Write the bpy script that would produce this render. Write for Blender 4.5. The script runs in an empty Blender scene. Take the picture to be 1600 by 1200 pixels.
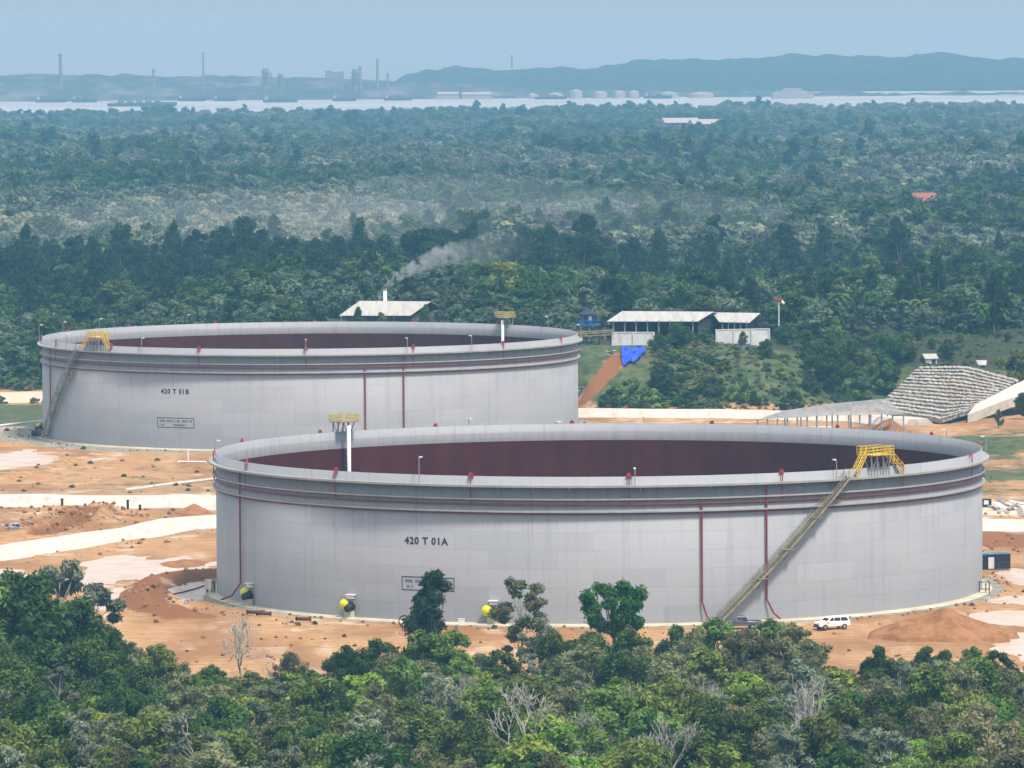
import bpy, math, random
import numpy as np
from mathutils import Vector, Matrix, Euler

R_ = math.radians
random.seed(7)
rng = np.random.default_rng(11)
scene = bpy.context.scene
COL = scene.collection

# ------------------------------------------------------------------ camera
CAM_Z = 80.4
F_PX = 9400.0
PITCH = math.atan(555.0 / F_PX)
ROLL = R_(0.35)
CAM_R = Euler((math.pi / 2 - PITCH, 0, 0)).to_matrix() @ Matrix.Rotation(-ROLL, 3, 'Z')
cd = bpy.data.cameras.new('camera')
cam = bpy.data.objects.new('camera', cd)
COL.objects.link(cam)
cam.matrix_world = Matrix.Translation((0, 0, CAM_Z)) @ CAM_R.to_4x4()
cd.sensor_width = 36
cd.lens = F_PX / 1600 * 36
cd.clip_start = 1
cd.clip_end = 90000
scene.camera = cam


def ray(px, py):
    return CAM_R @ Vector(((px - 800) / F_PX, (600 - py) / F_PX, -1))


def P(px, py, z=0.0):                 # where the line of sight meets a level
    d = ray(px, py)
    t = (z - CAM_Z) / d.z
    return Vector((d.x * t, d.y * t, z))


def PD(px, py, dist):                 # where the line of sight is DIST metres out
    d = ray(px, py)
    t = dist / d.y
    return Vector((d.x * t, dist, CAM_Z + d.z * t))


# ------------------------------------------------------------------ terrain
def sstep(a, b, x):
    t = np.clip((np.asarray(x, float) - a) / (b - a), 0, 1)
    return t * t * (3 - 2 * t)


def vnoise(x, y, s, seed=0):
    g = np.random.default_rng(seed).random((64, 64))
    x = np.asarray(x, float) / s
    y = np.asarray(y, float) / s
    xi = np.floor(x).astype(int)
    yi = np.floor(y).astype(int)
    fx = x - xi
    fy = y - yi
    fx = fx * fx * (3 - 2 * fx)
    fy = fy * fy * (3 - 2 * fy)
    a = g[xi % 64, yi % 64]
    b = g[(xi + 1) % 64, yi % 64]
    c = g[xi % 64, (yi + 1) % 64]
    d = g[(xi + 1) % 64, (yi + 1) % 64]
    return (a * (1 - fx) + b * fx) * (1 - fy) + (c * (1 - fx) + d * fx) * fy


def seg_dist(x, y, pts):
    best = np.full(np.shape(x), 1e9)
    for (ax, ay), (bx, by) in zip(pts[:-1], pts[1:]):
        dx, dy = bx - ax, by - ay
        t = np.clip(((x - ax) * dx + (y - ay) * dy) / (dx * dx + dy * dy + 1e-9), 0, 1)
        best = np.minimum(best, np.hypot(x - ax - t * dx, y - ay - t * dy))
    return best


def xy(px, py, z=0.0):
    p = P(px, py, z)
    return (p.x, p.y)


RT, HT = 55.0, 20.1
TA = (12.4, 863.0, 0.0)
TB = (-41.4, 1235.0, -2.2)

# curved banks of dug clay left of the near tank, in the photo's order
BERM = [xy(338, 903), xy(300, 903), xy(262, 908), xy(232, 920), xy(220, 938), xy(232, 953), xy(262, 962), xy(296, 966)]
BERM2 = [xy(318, 918), xy(285, 918), xy(262, 930), xy(262, 943), xy(285, 956)]
TRENCH = [[xy(100, 800), xy(150, 806), xy(196, 812)], [xy(10, 838), xy(70, 822), xy(140, 812)], [xy(150, 804), xy(120, 822), xy(60, 842)]]


# shallow basins that hold standing water: picture box, then centre and radii on the ground
BASINS = []
for x0_, x1_, y0_, y1_, lev in ((85, 312, 866, 924, -.12), (150, 216, 918, 960, -.12), (258, 340, 910, 938, -.3), (-90, 66, 705, 736, -1.75), (1558, 1660, 891, 915, -.1), (1556, 1700, 985, 1050, -.2),
                                (1495, 1680, 956, 978, -.1), (-90, 60, 888, 926, -.15), (1548, 1640, 926, 946, -.15)):
    c_ = P((x0_ + x1_) / 2, (y0_ + y1_) / 2, lev)
    a_, b_ = P(x0_, (y0_ + y1_) / 2, lev), P((x0_ + x1_) / 2, y0_, lev)
    BASINS.append((c_.x, c_.y, abs(c_.x - a_.x), abs(b_.y - c_.y), lev - .013 * len(BASINS)))


def hill_mask(x, y):
    front0 = np.where(x > 10, 1258.0, 1312.0) + (vnoise(x, y, 22, 5) - .5) * 6
    k = sstep(0, 1, (x - 2) / 16.0)
    front = 1318 + (1282 - 1318) * k + (vnoise(x, y, 22, 5) - .5) * 5
    front = front + 34 * sstep(98, 120, x) + 14 * sstep(62, 74, x) * (1 - sstep(100, 112, x))
    up = sstep(0, 1, (y - front) / 37.0)
    down = 1 - sstep(1470, 1680, y)
    return up * down * sstep(-105, -60, x)


def ground_z(x, y):
    x = np.asarray(x, float)
    y = np.asarray(y, float)
    z = -2.2 * sstep(1040, 1120, y)
    z = z - 0.012 * np.clip(735 - y, 0, 400)
    hm = hill_mask(x, y)
    top = 12.6 - 6.8 * sstep(48, 82, x) * (1 - sstep(1322, 1350, y))
    z = z + hm * top
    z = z + (vnoise(x, y, 9, 2) - .5) * 1.2 * hm
    z = z + sstep(1400, 1700, y) * 2.2
    far = sstep(1500, 2300, y)
    far = far * (1 - .75 * sstep(4600, 6000, y))
    z = z + far * (vnoise(x, y, 420, 3) - .5) * 9 + far * (vnoise(x, y, 150, 4) - .5) * 4
    z = z - 18 * sstep(2600, 6100, y) - 14 * sstep(6300, 6700, y)
    z = z + 5 * sstep(3500, 5800, y) * (1 - sstep(6200, 6500, y)) * sstep(-100, 350, x)
    # work site roughness
    site = sstep(720, 745, y) * (1 - sstep(1240, 1300, y))
    dA = np.hypot(x - TA[0], y - TA[1])
    dB = np.hypot(x - TB[0], y - TB[1])
    flat = sstep(57, 66, dA) * sstep(57, 70, dB)
    z = z + site * flat * ((vnoise(x, y, 14, 6) - .5) * .55 + (vnoise(x, y, 4.5, 7) - .5) * .35 + (vnoise(x, y, 2, 8) - .5) * .14)
    b2 = seg_dist(x, y, BERM2)
    z = z - .5 * np.exp(-(b2 / 2.5) ** 2)
    for t in TRENCH:
        b = seg_dist(x, y, t)
        z = z + 1.0 * np.exp(-((b - 2.6) / 1.6) ** 2) - 1.0 * np.exp(-(b / 1.5) ** 2)
    for k_, (cx, cy, rx, ry, lev) in enumerate(BASINS):
        r = np.hypot((x - cx) / rx, (y - cy) / ry) + (vnoise(x, y * .6, 5, 61 + k_) - .5) * .7 + (vnoise(x, y * .6, 2, 81 + k_) - .5) * .25
        inside = 1 - sstep(.82, 1.12, r)
        z = z * (1 - inside) + (lev - .25) * inside
        z = np.where((r >= 1.0) & (r < 1.7), np.maximum(z, lev + .03 + .3 * (r - 1)), z)
    b = seg_dist(x, y, BERM)
    z = z + 1.5 * np.exp(-(b / 2.7) ** 2) * (0.75 + .5 * vnoise(x, y, 2.6, 9))
    # grassy bank on the right
    rb = seg_dist(x, y, [(88, 1168), (104, 1158), (150, 1150)])
    z = z + 3.0 * np.exp(-(rb / 11.0) ** 2)
    return z


def gz(x, y):
    return float(ground_z(np.array([x]), np.array([y]))[0])


def hit(px, py):                      # line of sight meets the terrain
    d = ray(px, py)
    ys = np.arange(500, 7000, 1.0)
    t = ys / d.y
    g = ground_z(d.x * t, ys)
    k = np.argmax(CAM_Z + d.z * t < g)
    return Vector((d.x * t[k], ys[k], float(g[k])))


# ------------------------------------------------------------------ node helpers
def new_mat(name):
    m = bpy.data.materials.new(name)
    m.use_nodes = True
    m.node_tree.nodes.clear()
    return m, m.node_tree


class N:
    def __init__(s, name):
        s.m, s.t = new_mat(name)
        s.out = s.n('ShaderNodeOutputMaterial')

    def n(s, typ, **kw):
        nd = s.t.nodes.new(typ)
        for k, v in kw.items():
            setattr(nd, k, v)
        return nd

    def l(s, a, b):
        s.t.links.new(a, b)

    def setv(s, sock, v):
        if isinstance(v, bpy.types.NodeSocket):
            s.l(v, sock)
        elif isinstance(v, (tuple, list)) and len(v) == 3 and sock.type == 'RGBA':
            sock.default_value = (*v, 1)
        else:
            sock.default_value = v

    def coord(s, kind='Object'):
        return s.n('ShaderNodeTexCoord').outputs[kind]

    def mapping(s, vec, scale=(1, 1, 1)):
        mp = s.n('ShaderNodeMapping')
        s.l(vec, mp.inputs['Vector'])
        mp.inputs['Scale'].default_value = scale
        return mp.outputs[0]

    def noise(s, vec, scale, detail=3, rough=.55):
        t = s.n('ShaderNodeTexNoise')
        s.l(vec, t.inputs['Vector'])
        t.inputs['Scale'].default_value = scale
        t.inputs['Detail'].default_value = detail
        t.inputs['Roughness'].default_value = rough
        return t.outputs['Fac']

    def ramp(s, fac, lo, hi):
        r = s.n('ShaderNodeMapRange')
        r.interpolation_type = 'SMOOTHSTEP'
        s.l(fac, r.inputs[0])
        r.inputs[1].default_value = lo
        r.inputs[2].default_value = hi
        return r.outputs[0]

    def math(s, op, a, b=0.0):
        r = s.n('ShaderNodeMath', operation=op)
        s.setv(r.inputs[0], a)
        s.setv(r.inputs[1], b)
        return r.outputs[0]

    def mix(s, fac, a, b, mode='MIX'):
        r = s.n('ShaderNodeMix', data_type='RGBA', blend_type=mode)
        s.setv(r.inputs[0], fac)
        s.setv(r.inputs[6], a)
        s.setv(r.inputs[7], b)
        return r.outputs[2]

    def attr(s, name):
        return s.n('ShaderNodeAttribute', attribute_name=name)

    def bsdf(s, color, rough=.8, metal=0.0, bump=None, bump_d=.1, spec=.3):
        b = s.n('ShaderNodeBsdfPrincipled')
        s.setv(b.inputs['Base Color'], color)
        s.setv(b.inputs['Roughness'], rough)
        b.inputs['Metallic'].default_value = metal
        b.inputs['Specular IOR Level'].default_value = spec
        if bump is not None:
            bp = s.n('ShaderNodeBump')
            bp.inputs['Distance'].default_value = bump_d
            bp.inputs['Strength'].default_value = .8
            s.l(bump, bp.inputs['Height'])
            s.l(bp.outputs[0], b.inputs['Normal'])
        s.l(b.outputs[0], s.out.inputs['Surface'])
        return s.m


def simple(name, c, rough=.7, var=.18, scale=1.5, metal=0.0, spec=.3):
    k = N(name)
    nz = k.noise(k.coord(), scale)
    return k.bsdf(k.mix(k.ramp(nz, .3, .7), tuple(v * (1 - var) for v in c), tuple(min(1, v * (1 + var)) for v in c)), rough, metal, spec=spec)


def foliage(name, dark, light, sat_var=.06, val_var=.36, trans=.25, gain=1.7):
    dark, light = tuple(v * gain for v in dark), tuple(v * gain for v in light)
    k = N(name)
    nz = k.noise(k.coord(), .55, 2)
    nz2 = k.noise(k.coord(), 2.6, 1)
    c = k.mix(k.ramp(nz, .35, .65), dark, light)
    c = k.mix(k.math('MULTIPLY', k.ramp(nz2, .45, .75), .35), c, tuple(v * 1.5 for v in light))
    oi = k.n('ShaderNodeObjectInfo')
    hs = k.n('ShaderNodeHueSaturation')
    k.l(c, hs.inputs['Color'])
    k.l(k.math('ADD', k.math('MULTIPLY', oi.outputs['Random'], sat_var), .5 - sat_var / 2), hs.inputs['Hue'])
    rnd = k.math('FRACT', k.math('MULTIPLY', oi.outputs['Random'], 17.31))
    k.l(k.math('ADD', k.math('MULTIPLY', rnd, val_var * 2), 1 - val_var), hs.inputs['Value'])
    d = k.n('ShaderNodeBsdfDiffuse')
    t = k.n('ShaderNodeBsdfTranslucent')
    k.l(hs.outputs[0], d.inputs[0])
    k.l(hs.outputs[0], t.inputs[0])
    mx = k.n('ShaderNodeMixShader')
    mx.inputs[0].default_value = trans
    k.l(d.outputs[0], mx.inputs[1])
    k.l(t.outputs[0], mx.inputs[2])
    k.l(mx.outputs[0], k.out.inputs['Surface'])
    return k.m


# ------------------------------------------------------------------ materials
def mat_ground():
    k = N('ground_soil')
    geo = k.n('ShaderNodeNewGeometry').outputs['Position']
    stretch = k.mapping(geo, (.55, .2, 1))
    n1 = k.noise(stretch, .12, 4, .6)
    n2 = k.noise(geo, .45, 4, .6)
    n3 = k.noise(k.mapping(geo, (.35, .12, 1)), .5, 3)
    clay = k.mix(k.ramp(n1, .36, .62), (.285, .142, .052), (.45, .262, .118))
    clay = k.mix(k.math('MULTIPLY', k.ramp(n2, .5, .72), .7), clay, (.24, .13, .065))
    clay = k.mix(k.math('MULTIPLY', k.ramp(n3, .54, .72), .48), clay, (.60, .48, .34))
    rut = k.n('ShaderNodeTexWave', wave_type='BANDS', bands_direction='Y')
    k.l(k.mapping(geo, (.25, 1, 1)), rut.inputs['Vector'])
    rut.inputs['Scale'].default_value = .16
    rut.inputs['Distortion'].default_value = 9
    rut.inputs['Detail'].default_value = 3
    clay = k.mix(k.math('MULTIPLY', k.ramp(rut.outputs['Fac'], .68, .95), .55), clay, (.20, .115, .06))
    spk = k.noise(geo, 1.9, 3, .7)
    clay = k.mix(k.math('MULTIPLY', k.ramp(spk, .62, .74), .5), clay, (.17, .10, .055))
    a = k.attr('zone')
    sp = k.n('ShaderNodeSeparateColor')
    k.l(a.outputs['Color'], sp.inputs[0])
    b = k.attr('zone_more')
    sq = k.n('ShaderNodeSeparateColor')
    k.l(b.outputs['Color'], sq.inputs[0])
    jit = k.math('MULTIPLY', k.math('SUBTRACT', k.noise(geo, .25, 4, .65), .5), .9)

    def w(sock):
        return k.ramp(k.math('ADD', sock, jit), .38, .62)
    grass = k.mix(k.ramp(n2, .35, .65), (.035, .062, .02), (.085, .11, .038))
    grass = k.mix(k.math('MULTIPLY', k.ramp(n3, .5, .7), .5), grass, (.17, .14, .065))
    c = k.mix(w(sp.outputs[2]), clay, (.215, .09, .032))
    c = k.mix(w(sp.outputs[1]), c, (.58, .47, .345))
    c = k.mix(w(sq.outputs[0]), c, k.mix(k.ramp(n2, .4, .6), (.20, .20, .165), (.30, .30, .25)))
    c = k.mix(w(sp.outputs[0]), c, grass)
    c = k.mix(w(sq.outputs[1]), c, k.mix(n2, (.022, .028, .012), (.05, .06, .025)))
    rough = k.ramp(n3, .75, .35)
    return k.bsdf(c, .85, bump=k.noise(geo, .9, 4, .65), bump_d=.25, spec=.2)


def mat_shell():
    k = N('tank_paint')
    uv = k.n('ShaderNodeUVMap').outputs[0]
    br = k.n('ShaderNodeTexBrick')
    k.l(uv, br.inputs['Vector'])
    br.inputs['Scale'].default_value = 1
    br.inputs['Brick Width'].default_value = 9.6
    br.inputs['Row Height'].default_value = 2.5125
    br.inputs['Mortar Size'].default_value = .035
    br.inputs['Mortar Smooth'].default_value = .6
    br.inputs['Color1'].default_value = (.298, .311, .328, 1)
    br.inputs['Color2'].default_value = (.334, .348, .366, 1)
    br.inputs['Mortar'].default_value = (.228, .238, .252, 1)
    streak = k.noise(k.mapping(uv, (.9, .05, 1)), 1.0, 4, .6)
    blot = k.noise(k.mapping(uv, (.12, .16, 1)), 1.0, 4, .6)
    c = k.mix(k.math('MULTIPLY', k.ramp(streak, .50, .72), .38), br.outputs['Color'], (.215, .21, .20))
    c = k.mix(k.math('MULTIPLY', k.ramp(blot, .42, .65), .45), c, (.335, .332, .33))
    # splashed clay dust along the foot of the shell
    sx = k.n('ShaderNodeSeparateXYZ')
    k.l(uv, sx.inputs[0])
    foot = k.math('MULTIPLY', k.ramp(k.math('ADD', sx.outputs[1], k.math('MULTIPLY', streak, 2.2)), 2.4, .5), .45)
    c = k.mix(foot, c, (.34, .29, .23))
    drip = k.noise(k.mapping(uv, (1.6, .035, 1)), 1.0, 3, .6)
    c = k.mix(k.math('MULTIPLY', k.math('MULTIPLY', k.ramp(drip, .60, .72), k.ramp(sx.outputs[1], 8.0, 15.4)), .5), c, (.20, .165, .14))
    # shadow under the walkway, painted into the wall colour as a dull belt
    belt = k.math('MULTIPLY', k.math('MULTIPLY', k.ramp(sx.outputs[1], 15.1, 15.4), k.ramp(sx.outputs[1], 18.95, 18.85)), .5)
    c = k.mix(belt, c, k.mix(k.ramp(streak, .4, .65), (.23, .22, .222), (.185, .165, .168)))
    return k.bsdf(c, .55, spec=.3)


def mat_rust():
    k = N('rusty_steel')
    uv = k.n('ShaderNodeUVMap').outputs[0]
    s1 = k.noise(k.mapping(uv, (.35, .03, 1)), 1.0, 4, .65)
    s2 = k.noise(uv, .4, 3)
    c = k.mix(k.ramp(s1, .35, .65), (.060, .0055, .003), (.082, .0115, .005))
    c = k.mix(k.math('MULTIPLY', k.ramp(s2, .5, .8), .5), c, (.085, .022, .009))
    return k.bsdf(c, .85, spec=.15)


def mat_concrete(name, c, var=.12, sc=.35):
    k = N(name)
    geo = k.n('ShaderNodeNewGeometry').outputs['Position']
    n1 = k.noise(geo, sc, 5, .65)
    n2 = k.noise(k.mapping(geo, (1, .3, .25)), 1.2, 3)
    col = k.mix(k.ramp(n1, .35, .65), tuple(v * (1 - var) for v in c), tuple(min(1, v * (1 + var)) for v in c))
    col = k.mix(k.math('MULTIPLY', k.ramp(n2, .50, .72), .5), col, (.42, .30, .19))
    return k.bsdf(col, .8, bump=n1, bump_d=.1, spec=.2)


def mat_stone():
    k = N('terrace_stone')
    geo = k.n('ShaderNodeNewGeometry').outputs['Position']
    n1 = k.noise(k.mapping(geo, (.5, .5, 2)), .9, 4, .7)
    n2 = k.noise(geo, .15, 3)
    c = k.mix(k.ramp(n1, .38, .62), (.22, .205, .175), (.47, .44, .39))
    c = k.mix(k.math('MULTIPLY', k.ramp(n2, .5, .7), .45), c, (.36, .27, .17))
    return k.bsdf(c, .9, bump=n1, bump_d=.3, spec=.15)


def mat_roof(name, c, freq=3.0):
    k = N(name)
    o = k.coord()
    wv = k.n('ShaderNodeTexWave', wave_type='BANDS', bands_direction='X')
    k.l(o, wv.inputs['Vector'])
    wv.inputs['Scale'].default_value = freq
    wv.inputs['Distortion'].default_value = .3
    st = k.noise(k.mapping(o, (1.2, .08, .3)), 1.0, 4, .6)
    col = k.mix(k.ramp(st, .35, .7), c, tuple(v * .78 for v in c))
    return k.bsdf(col, .5, bump=wv.outputs['Fac'], bump_d=.05, spec=.3)


def mat_water(name, c, rough, bump, sc, spec=.5):
    k = N(name)
    geo = k.n('ShaderNodeNewGeometry').outputs['Position']
    return k.bsdf(k.mix(k.ramp(k.noise(geo, sc * .2, 3), .35, .65), tuple(v * .88 for v in c), tuple(v * 1.1 for v in c)), rough, bump=k.noise(geo, sc, 3), bump_d=bump, spec=spec)


M = {}
M['ground'] = mat_ground()
M['shell'] = mat_shell()
M['rust'] = mat_rust()
M['roof_deck'] = simple('floating_roof_steel', (.075, .045, .04), .8)
M['girder'] = simple('walkway_grey', (.32, .32, .305), .65, .1, .4)
M['ring'] = simple('ring_steel', (.34, .34, .345), .6, .1, .5)
M['red'] = simple('fire_red_paint', (.22, .022, .028), .5, .2)
M['darkred'] = simple('dark_red_primer', (.11, .022, .02), .7, .25)
M['brightred'] = simple('signal_red_paint', (.34, .025, .02), .5, .15)
M['yellow'] = simple('safety_yellow', (.62, .43, .035), .55, .2)
M['paleyellow'] = simple('faded_yellow', (.55, .44, .11), .6, .2)
M['dullyellow'] = simple('dusty_yellow', (.25, .23, .15), .7, .3, .8)
M['white'] = simple('white_paint', (.78, .78, .76), .5, .06)
M['black'] = simple('black_paint', (.018, .018, .022), .5, .2)
M['letter'] = simple('lettering_black', (.035, .037, .045), .6, .2)
M['steel'] = simple('galvanised_steel', (.30, .31, .33), .5, .2, 2, .3)
M['concrete'] = mat_concrete('pale_concrete', (.57, .525, .45))
M['concrete2'] = mat_concrete('ring_concrete', (.52, .47, .35))
M['stone'] = mat_stone()
M['roof_white'] = mat_roof('pale_metal_roof', (.56, .55, .50))
M['roof_grey'] = mat_roof('grey_sheet_roof', (.36, .36, .35), 1.2)
M['wall_white'] = mat_concrete('white_wall', (.66, .67, .66), .08)
M['wall_dark'] = simple('dark_hall_wall', (.06, .055, .05), .9)  # hall walls: recess shadow under the eaves is put into this dark colour
M['blue'] = simple('blue_paint', (.03, .12, .34), .6)
M['tarp'] = simple('blue_tarpaulin', (.018, .07, .62), .45, .25, .8)
M['navy'] = simple('dark_blue_roof', (.022, .03, .06), .6)
M['teal'] = simple('teal_sheet', (.02, .16, .24), .4, .5, .7)
M['car_white'] = simple('car_white', (.80, .80, .80), .22, .02, .5, 0, .5)
M['car_grey'] = simple('car_grey', (.10, .11, .13), .25, .05, .5, .2, .5)
M['glass'] = simple('dark_glass', (.012, .015, .02), .08, .1, 1, 0, .6)
M['tyre'] = simple('tyre_rubber', (.015, .015, .015), .9)
M['clay'] = None
k = N('heaped_clay')
geo = k.n('ShaderNodeNewGeometry').outputs['Position']
n1 = k.noise(geo, .5, 5, .7)
M['clay'] = k.bsdf(k.mix(k.ramp(n1, .35, .65), (.25, .115, .045), (.36, .185, .085)), .95, bump=k.noise(geo, 1.6, 5, .7), bump_d=.35, spec=.1)
M['puddle'] = mat_water('muddy_water', (.56, .43, .34), .35, .01, 1.0, .25)
M['sea'] = mat_water('sea_water', (.30, .40, .47), .5, .3, .02, .3)
M['bark'] = simple('bark_brown', (.15, .12, .09), .9, .3, 3)
M['palebark'] = simple('bark_pale', (.40, .37, .33), .9, .25, 3)
M['deadwood'] = simple('dead_wood', (.30, .275, .245), .9, .2, 3)
M['brick_red'] = simple('red_tile', (.30, .10, .06), .8)
M['far_steel'] = simple('refinery_steel', (.20, .21, .23), .7)  # lightened to grey blue, so part of the haze sits in the colour
M['far_dark'] = simple('hull_dark', (.05, .055, .065), .6)
M['leaf_dark'] = foliage('leaf_dark', (.018, .034, .010), (.048, .078, .020), gain=1.9)
M['leaf_mid'] = foliage('leaf_mid', (.036, .062, .015), (.105, .142, .032), gain=1.9)
M['leaf_olive'] = foliage('leaf_olive', (.056, .064, .028), (.125, .125, .060), gain=2.0)
M['leaf_bright'] = foliage('leaf_bright', (.055, .10, .016), (.17, .215, .034), gain=2.0)
M['leaf_grey'] = foliage('leaf_grey', (.062, .078, .048), (.13, .145, .095), gain=2.1)
M['leaf_pale'] = foliage('leaf_pale', (.20, .215, .125), (.34, .35, .23), .03, .2, .25, 1.1)
M['leaf_conifer'] = foliage('leaf_conifer', (.012, .026, .012), (.028, .052, .020), .04, .25)
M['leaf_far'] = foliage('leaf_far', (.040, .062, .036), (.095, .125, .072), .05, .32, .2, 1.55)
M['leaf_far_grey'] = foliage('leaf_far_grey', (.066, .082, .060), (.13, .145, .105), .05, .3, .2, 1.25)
M['leaf_umbrella'] = foliage('leaf_umbrella', (.020, .060, .010), (.05, .115, .02), .02, .1)


# ------------------------------------------------------------------ mesh builder
class MB:
    def __init__(s):
        s.v, s.f, s.uv = [], [], {}

    def add(s, vs, fs):
        o = len(s.v)
        s.v += [tuple(v) for v in vs]
        s.f += [tuple(i + o for i in f) for f in fs]
        return s

    def box(s, c, size, rz=0.0, taper=1.0):
        hx, hy, hz = size[0] / 2, size[1] / 2, size[2] / 2
        ca, sa = math.cos(rz), math.sin(rz)
        vs = []
        for z, t in ((-hz, 1), (hz, taper)):
            for x, y in ((-hx, -hy), (hx, -hy), (hx, hy), (-hx, hy)):
                x *= t
                y *= t
                vs.append((c[0] + x * ca - y * sa, c[1] + x * sa + y * ca, c[2] + z))
        return s.add(vs, [(3, 2, 1, 0), (4, 5, 6, 7), (0, 1, 5, 4), (1, 2, 6, 5), (2, 3, 7, 6), (3, 0, 4, 7)])

    def tube(s, pts, r, n=8, cap=True):
        pts = [Vector(p) for p in pts]
        rs = r if isinstance(r, (list, tuple)) else [r] * len(pts)
        vs, fs = [], []
        prev = None
        for i, p in enumerate(pts):
            t = (pts[min(i + 1, len(pts) - 1)] - pts[max(i - 1, 0)])
            if t.length < 1e-6:
                t = Vector((0, 0, 1))
            t.normalize()
            a = prev if prev is not None else (Vector((1, 0, 0)) if abs(t.x) < .8 else Vector((0, 1, 0)))
            a = (a - t * a.dot(t)).normalized()
            prev = a
            b = t.cross(a)
            for k in range(n):
                an = 2 * math.pi * k / n
                vs.append(p + (a * math.cos(an) + b * math.sin(an)) * rs[i])
        for i in range(len(pts) - 1):
            for k in range(n):
                k2 = (k + 1) % n
                fs.append((i * n + k, i * n + k2, (i + 1) * n + k2, (i + 1) * n + k))
        if cap:
            fs.append(tuple(range(n - 1, -1, -1)))
            fs.append(tuple((len(pts) - 1) * n + k for k in range(n)))
        return s.add(vs, fs)

    def bar(s, a, b, w, h=None):
        return s.tube([a, b], w / 1.6, 4)

    def prism(s, poly, axis_from, axis_to):
        """poly: list of 3-D points (planar outline); swept along the vector axis_from->axis_to"""
        n = len(poly)
        d = Vector(axis_to) - Vector(axis_from)
        vs = [Vector(p) for p in poly] + [Vector(p) + d for p in poly]
        fs = [tuple(range(n - 1, -1, -1)), tuple(range(n, 2 * n))]
        for i in range(n):
            j = (i + 1) % n
            fs.append((i, j, n + j, n + i))
        return s.add(vs, fs)

    def lathe(s, prof, cx=0, cy=0, n=24, a0=0.0, a1=2 * math.pi, close=False):
        """prof: list of (r, z); angle measured from the side facing the camera"""
        full = abs(a1 - a0 - 2 * math.pi) < 1e-6
        m = n if full else n + 1
        vs, fs = [], []
        for i in range(m):
            a = a0 + (a1 - a0) * i / n
            for r, z in prof:
                vs.append((cx + r * math.sin(a), cy - r * math.cos(a), z))
        np_ = len(prof)
        rng_j = range(np_) if close else range(np_ - 1)
        for i in range(n):
            i2 = (i + 1) % m
            for j in rng_j:
                j2 = (j + 1) % np_
                fs.append((i * np_ + j, i2 * np_ + j, i2 * np_ + j2, i * np_ + j2))
        if not full and close:
            fs.append(tuple(range(np_)))
            fs.append(tuple(n * np_ + j for j in range(np_ - 1, -1, -1)))
        return s.add(vs, fs)

    def build(s, name, mat, parent=None, smooth=False, loc=None):
        me = bpy.data.meshes.new(name)
        me.from_pydata(s.v, [], s.f)
        me.update()
        if smooth:
            me.polygons.foreach_set('use_smooth', [True] * len(me.polygons))
        o = bpy.data.objects.new(name, me)
        if mat is not None:
            me.materials.append(mat)
        COL.objects.link(o)
        if loc is not None:
            o.location = loc
        if parent is not None:
            o.parent = parent
        return o


def thing(name, label, cat, loc=(0, 0, 0), rz=0.0, group=None):
    o = bpy.data.objects.new(name, None)
    COL.objects.link(o)
    o.empty_display_size = .5
    o.location = loc
    o.rotation_euler = (0, 0, rz)
    tag(o, label, cat, group)
    return o


def tag(o, label=None, cat=None, group=None, kind=None):
    if label:
        o['label'] = label
    if cat:
        o['category'] = cat
    if group:
        o['group'] = group
    if kind:
        o['kind'] = kind
    return o


def struct(o, label=None):
    o['kind'] = 'structure'
    if label:
        o['label'] = label
    return o


def copy_tree(o, parent=None):
    c = o.copy()
    COL.objects.link(c)
    if parent is not None:
        c.parent = parent
    for ch in o.children:
        copy_tree(ch, c)
    return c


def np_mesh(name, verts, quads, smooth=False, tri=False):
    me = bpy.data.meshes.new(name)
    k = quads.shape[1]
    me.vertices.add(len(verts))
    me.vertices.foreach_set('co', np.asarray(verts, np.float32).ravel())
    me.loops.add(quads.size)
    me.loops.foreach_set('vertex_index', quads.astype(np.int32).ravel())
    me.polygons.add(len(quads))
    me.polygons.foreach_set('loop_start', np.arange(0, quads.size, k, dtype=np.int32))
    me.update(calc_edges=True)
    if smooth:
        me.polygons.foreach_set('use_smooth', np.ones(len(quads), bool))
    return me


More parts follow.
